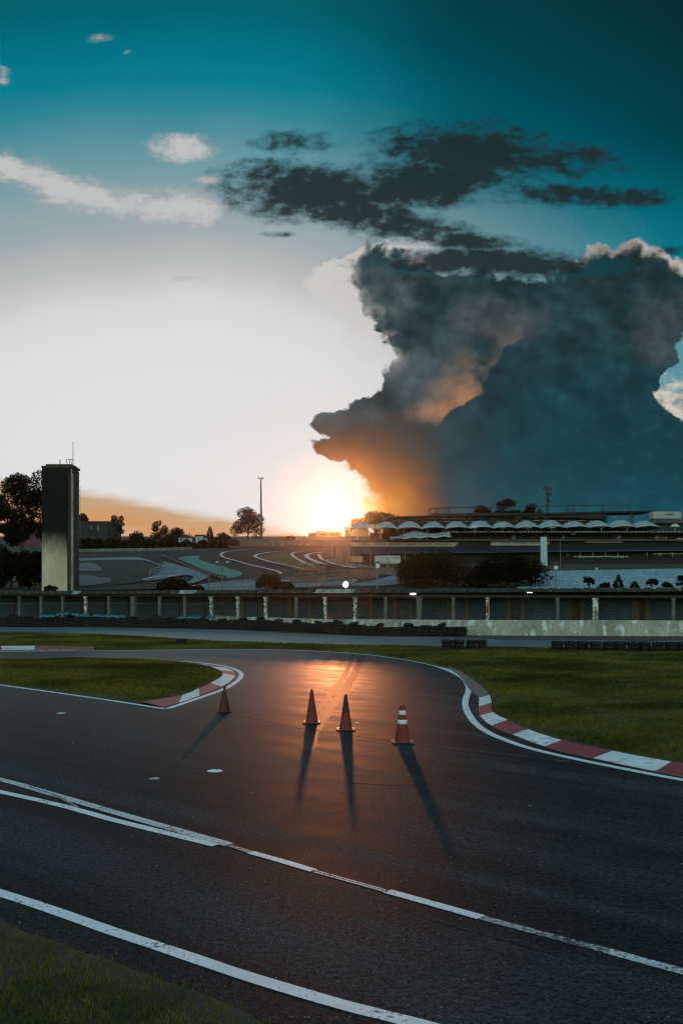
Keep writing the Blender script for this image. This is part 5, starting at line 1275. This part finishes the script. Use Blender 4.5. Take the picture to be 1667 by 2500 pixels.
for i, px in enumerate(dome_px):
    o = link('membrane_canopy', CM); o.location = (Xp(px), PD, Z(1294 - i * 0.35)); s = o.modifiers.new('thick', 'SOLIDIFY'); s.thickness = .06
    o.scale = (1, 1, 1.0 + .06 * ((i * 7) % 3 - 1))
    lab = {0: 'leftmost white vaulted canopy, nearest the setting sun', 1: 'second white vaulted canopy from the left', 12: 'rightmost white vaulted canopy beside the billboard'}.get(i, 'white vaulted membrane canopy in the row along the pit terrace')
    tag(o, lab, 'canopy', 'white vaulted canopies on the pit terrace')
mb = MB(); rows = []                                              # hanging white membrane under the third and fourth vaults
for i in range(41):
    u = i / 40; px = 950 + 146 * u; top = 1300 - 4 * math.sin(u * 9) * (1 - u) + 6 * (1 - u) ** 6 * 0; top = 1311 - 12 * math.sin(min(u * 2.2, 1) * math.pi / 2) + 3 * math.sin(u * 11)
    bot = 1317 - 5 * u + 1.5 * math.cos(u * 25)
    rows.append([(Xp(px), PD - 2.2 + .3 * math.sin(u * 20), Z(bot)), (Xp(px), PD - 1.6, Z((top + bot) / 2)), (Xp(px), PD - .9, Z(min(top, bot - 2)))])
for a, b in zip(rows, rows[1:]):
    for k in range(2): mb.quad(a[k], b[k], b[k + 1], a[k + 1])
o = mb.build('membrane_curtain', M['membrane'], smooth=True); s = o.modifiers.new('thick', 'SOLIDIFY'); s.thickness = .05
tag(o, 'sagging white membrane skirt hanging below the left canopies', 'canopy')
for i, px in enumerate((1155, 1221, 1283, 1340, 1460, 1522, 1637)):
    mb = MB(); mb.lathe([(.72, 0), (.62, .22), (.4, .40), (.15, .50), (.01, .52)], 16, (Xp(px), PD - 1.8, Z(1291 - (3 if px > 1400 else 0))))
    mb.lathe([(.72, 0), (.3, -.12), (.01, -.14)], 16, (Xp(px), PD - 1.8, Z(1291 - (3 if px > 1400 else 0)))); mb.tube([(Xp(px), PD - 1.8, Z(1291 - (3 if px > 1400 else 0)) - .13), (Xp(px), PD - 1.6, Z(1302))], .06, 6)
    tag(mb.build('dome_lamp', M['pale_frame'], smooth=True), 'small white domed lamp on the terrace edge below the canopies', 'lamp', 'domed lamps along the terrace')
# grandstand behind
GD = 182.0
XG = lambda px: Xp(px, GD); ZG = lambda py: Z(py, GD)
gs = thing('grandstand', AT(1290, 1300, GD), 'dark covered grandstand with a roof truss above the canopies', 'grandstand')
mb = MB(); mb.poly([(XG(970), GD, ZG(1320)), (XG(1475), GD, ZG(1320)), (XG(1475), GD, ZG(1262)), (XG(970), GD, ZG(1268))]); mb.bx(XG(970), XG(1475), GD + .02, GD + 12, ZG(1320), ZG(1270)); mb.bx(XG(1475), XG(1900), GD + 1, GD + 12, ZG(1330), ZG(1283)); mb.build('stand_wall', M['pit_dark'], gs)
mb = MB(); R0 = [(XG(955), GD - 1.5, ZG(1262)), (XG(1590), GD - 1.5, ZG(1247.5)), (XG(1590), GD + 9, ZG(1244)), (XG(955), GD + 9, ZG(1256))]
mb.poly(R0); mb.poly([(x, y, z - .3) for x, y, z in R0][::-1])
for i in range(4): a, b = Vector(R0[i]), Vector(R0[(i + 1) % 4]); mb.quad(a - Vector((0, 0, .3)), b - Vector((0, 0, .3)), b, a)
mb.poly([(XG(1050), GD - 1.2, ZG(1257)), (XG(1475), GD - 1.2, ZG(1268)), (XG(1475), GD - 1.2, ZG(1252)), (XG(1050), GD - 1.2, ZG(1255))]); mb.build('roof', M['bld_dark'], gs)
for px in (970, 1130, 1290, 1475, 1538, 1586):
    mb = MB(); mb.bx(XG(px), XG(px + 4), GD - .6, GD - .2, ZG(1300), ZG(1258 if px < 1400 else 1252)); mb.build('column', M['metal_dark'], gs)
mb = MB(); r = random.Random(4)
for row, (py, a, b) in enumerate(((1265, 1000, 1152), (1273.5, 1030, 1215), (1271, 1250, 1440), (1262.5, 1425, 1572))):
    px = a
    while px < b:
        if r.random() < .62: mb.bx(XG(px), XG(px + 2.4), GD - .35, GD - .05, ZG(py + .8), ZG(py - .8))
        px += 4.2
mb.build('seat_row', M['pale_frame'], gs)
mb = MB()
def gt(p, q, r_=.07): mb.tube([(XG(p[0]), GD + 3, ZG(p[1])), (XG(q[0]), GD + 3, ZG(q[1]))], r_, 5)
gt((1052, 1237.5), (1545, 1228.5)); gt((1052, 1255), (1545, 1246))
for px in (1052, 1068, 1099, 1392, 1410, 1482, 1545):
    f = (px - 1052) / 493; yt_, yb_ = 1237.5 - 9 * f, 1255 - 7 * f; gt((px, yt_), (px - 3, yb_)); gt((px, yt_), (px + 4, yb_))
mb.build('truss', M['metal_dark'], gs)
# billboard cabin, pylon, gatehouse sign
BD = 170.0
bb = thing('billboard', AT(1626, 1270, BD), 'pale rooftop billboard box with a dark plate at the right', 'billboard')
mb = MB(); mb.bx(Xp(1592, BD), Xp(1662, BD), BD, BD + 2, Z(1266, BD), Z(1249, BD)); mb.build('panel', mat('pale_grey_panel', (0.26, 0.27, 0.27), (0.32, 0.33, 0.33), .5, .7), bb)
mb = MB(); mb.bx(Xp(1592, BD), Xp(1603, BD), BD - .05, BD - .003, Z(1265, BD), Z(1250, BD)); mb.build('end_panel', mat('pinkish_panel', (0.42, 0.28, 0.25), None), bb)
mb = MB(); mb.bx(Xp(1623, BD), Xp(1643, BD), BD - .05, BD - .003, Z(1258, BD), Z(1254, BD)); mb.build('name_plate', M['glass_dark'], bb)
mb = MB(); mb.bx(Xp(1588, BD), Xp(1900, BD), BD - 1, BD + 6, Z(1278, BD), Z(1270, BD)); mb.bx(Xp(1600, BD), Xp(1900, BD), BD + .5, BD + 5, Z(1320, BD), Z(1278, BD) - .003)
for px in (1597, 1620, 1645, 1659): mb.bx(Xp(px, BD), Xp(px + 1.5, BD), BD + .2, BD + .4, Z(1270, BD) + .003, Z(1266, BD) - .003)
mb.build('slab', M['deck'], bb)
YD = 150.0; py_ = thing('pylon', AT(1328, 1392, YD), 'tall pale rectangular pylon beside the very dark tree', 'pylon')
mb = MB(); mb.poly([(Xp(1320.5, YD), YD, Z(1394, YD)), (Xp(1336, YD), YD, Z(1394, YD)), (Xp(1334, YD), YD, Z(1311, YD)), (Xp(1319, YD), YD, Z(1311, YD))]); mb.bx(Xp(1320.5, YD), Xp(1333.5, YD), YD + .01, YD + .8, Z(1396, YD), Z(1311.5, YD)); mb.build('panel', M['membrane'], py_)
mb = MB(); mb.bx(Xp(1317, YD), Xp(1338, YD), YD - .1, YD + 1, Z(1399, YD), Z(1395, YD)); mb.bx(Xp(1318, YD), Xp(1335, YD), YD - .05, YD + .85, Z(1311, YD) + .003, Z(1309.5, YD)); mb.build('plinth', M['deck'], py_)
sg = thing('sign_post', AT(1455.5, 1397, 141), 'small white sign on a post at the far edge of the car park', 'sign')
mb = MB(); q = AT(1455.5, 1390, 141); mb.bx(q.x - .14, q.x + .14, 141, 141.05, q.z - .25, q.z + .25); mb.build('panel', M['membrane'], sg)
mb = MB(); mb.tube([(q.x, 141.08, hill_z(141)), (q.x, 141.08, q.z)], .03, 6); mb.build('post', M['metal_dark'], sg)
s2 = thing('sign_post', AT(978, 1398, 150), 'small white sign by the debris fence left of the brownish tree', 'sign')
mb = MB(); q = AT(978.5, 1395, 146); mb.bx(q.x - .17, q.x + .17, 146, 146.05, q.z - .25, q.z + .25); mb.build('panel', M['membrane'], s2)
mb = MB(); mb.tube([(q.x, 146.08, hill_z(146)), (q.x, 146.08, q.z)], .03, 6); mb.build('post', M['metal_dark'], s2)

# ------------------------------------------------------------------ evening air
hz = MB(); hz.bx(-420, 420, -30, 520, -1.2, 34)
m = bpy.data.materials.new('evening_haze'); m.use_nodes = True; nt = m.node_tree; nt.nodes.clear()
pv = nt.nodes.new('ShaderNodeVolumePrincipled'); ou = nt.nodes.new('ShaderNodeOutputMaterial')
pv.inputs['Color'].default_value = (0.9, 0.86, 0.80, 1); pv.inputs['Density'].default_value = 0.00010; pv.inputs['Anisotropy'].default_value = 0.97
nt.links.new(pv.outputs[0], ou.inputs['Volume'])
h = hz.build('haze', m); tag(h, 'thin warm evening haze hanging over the circuit', 'haze', kind='stuff')
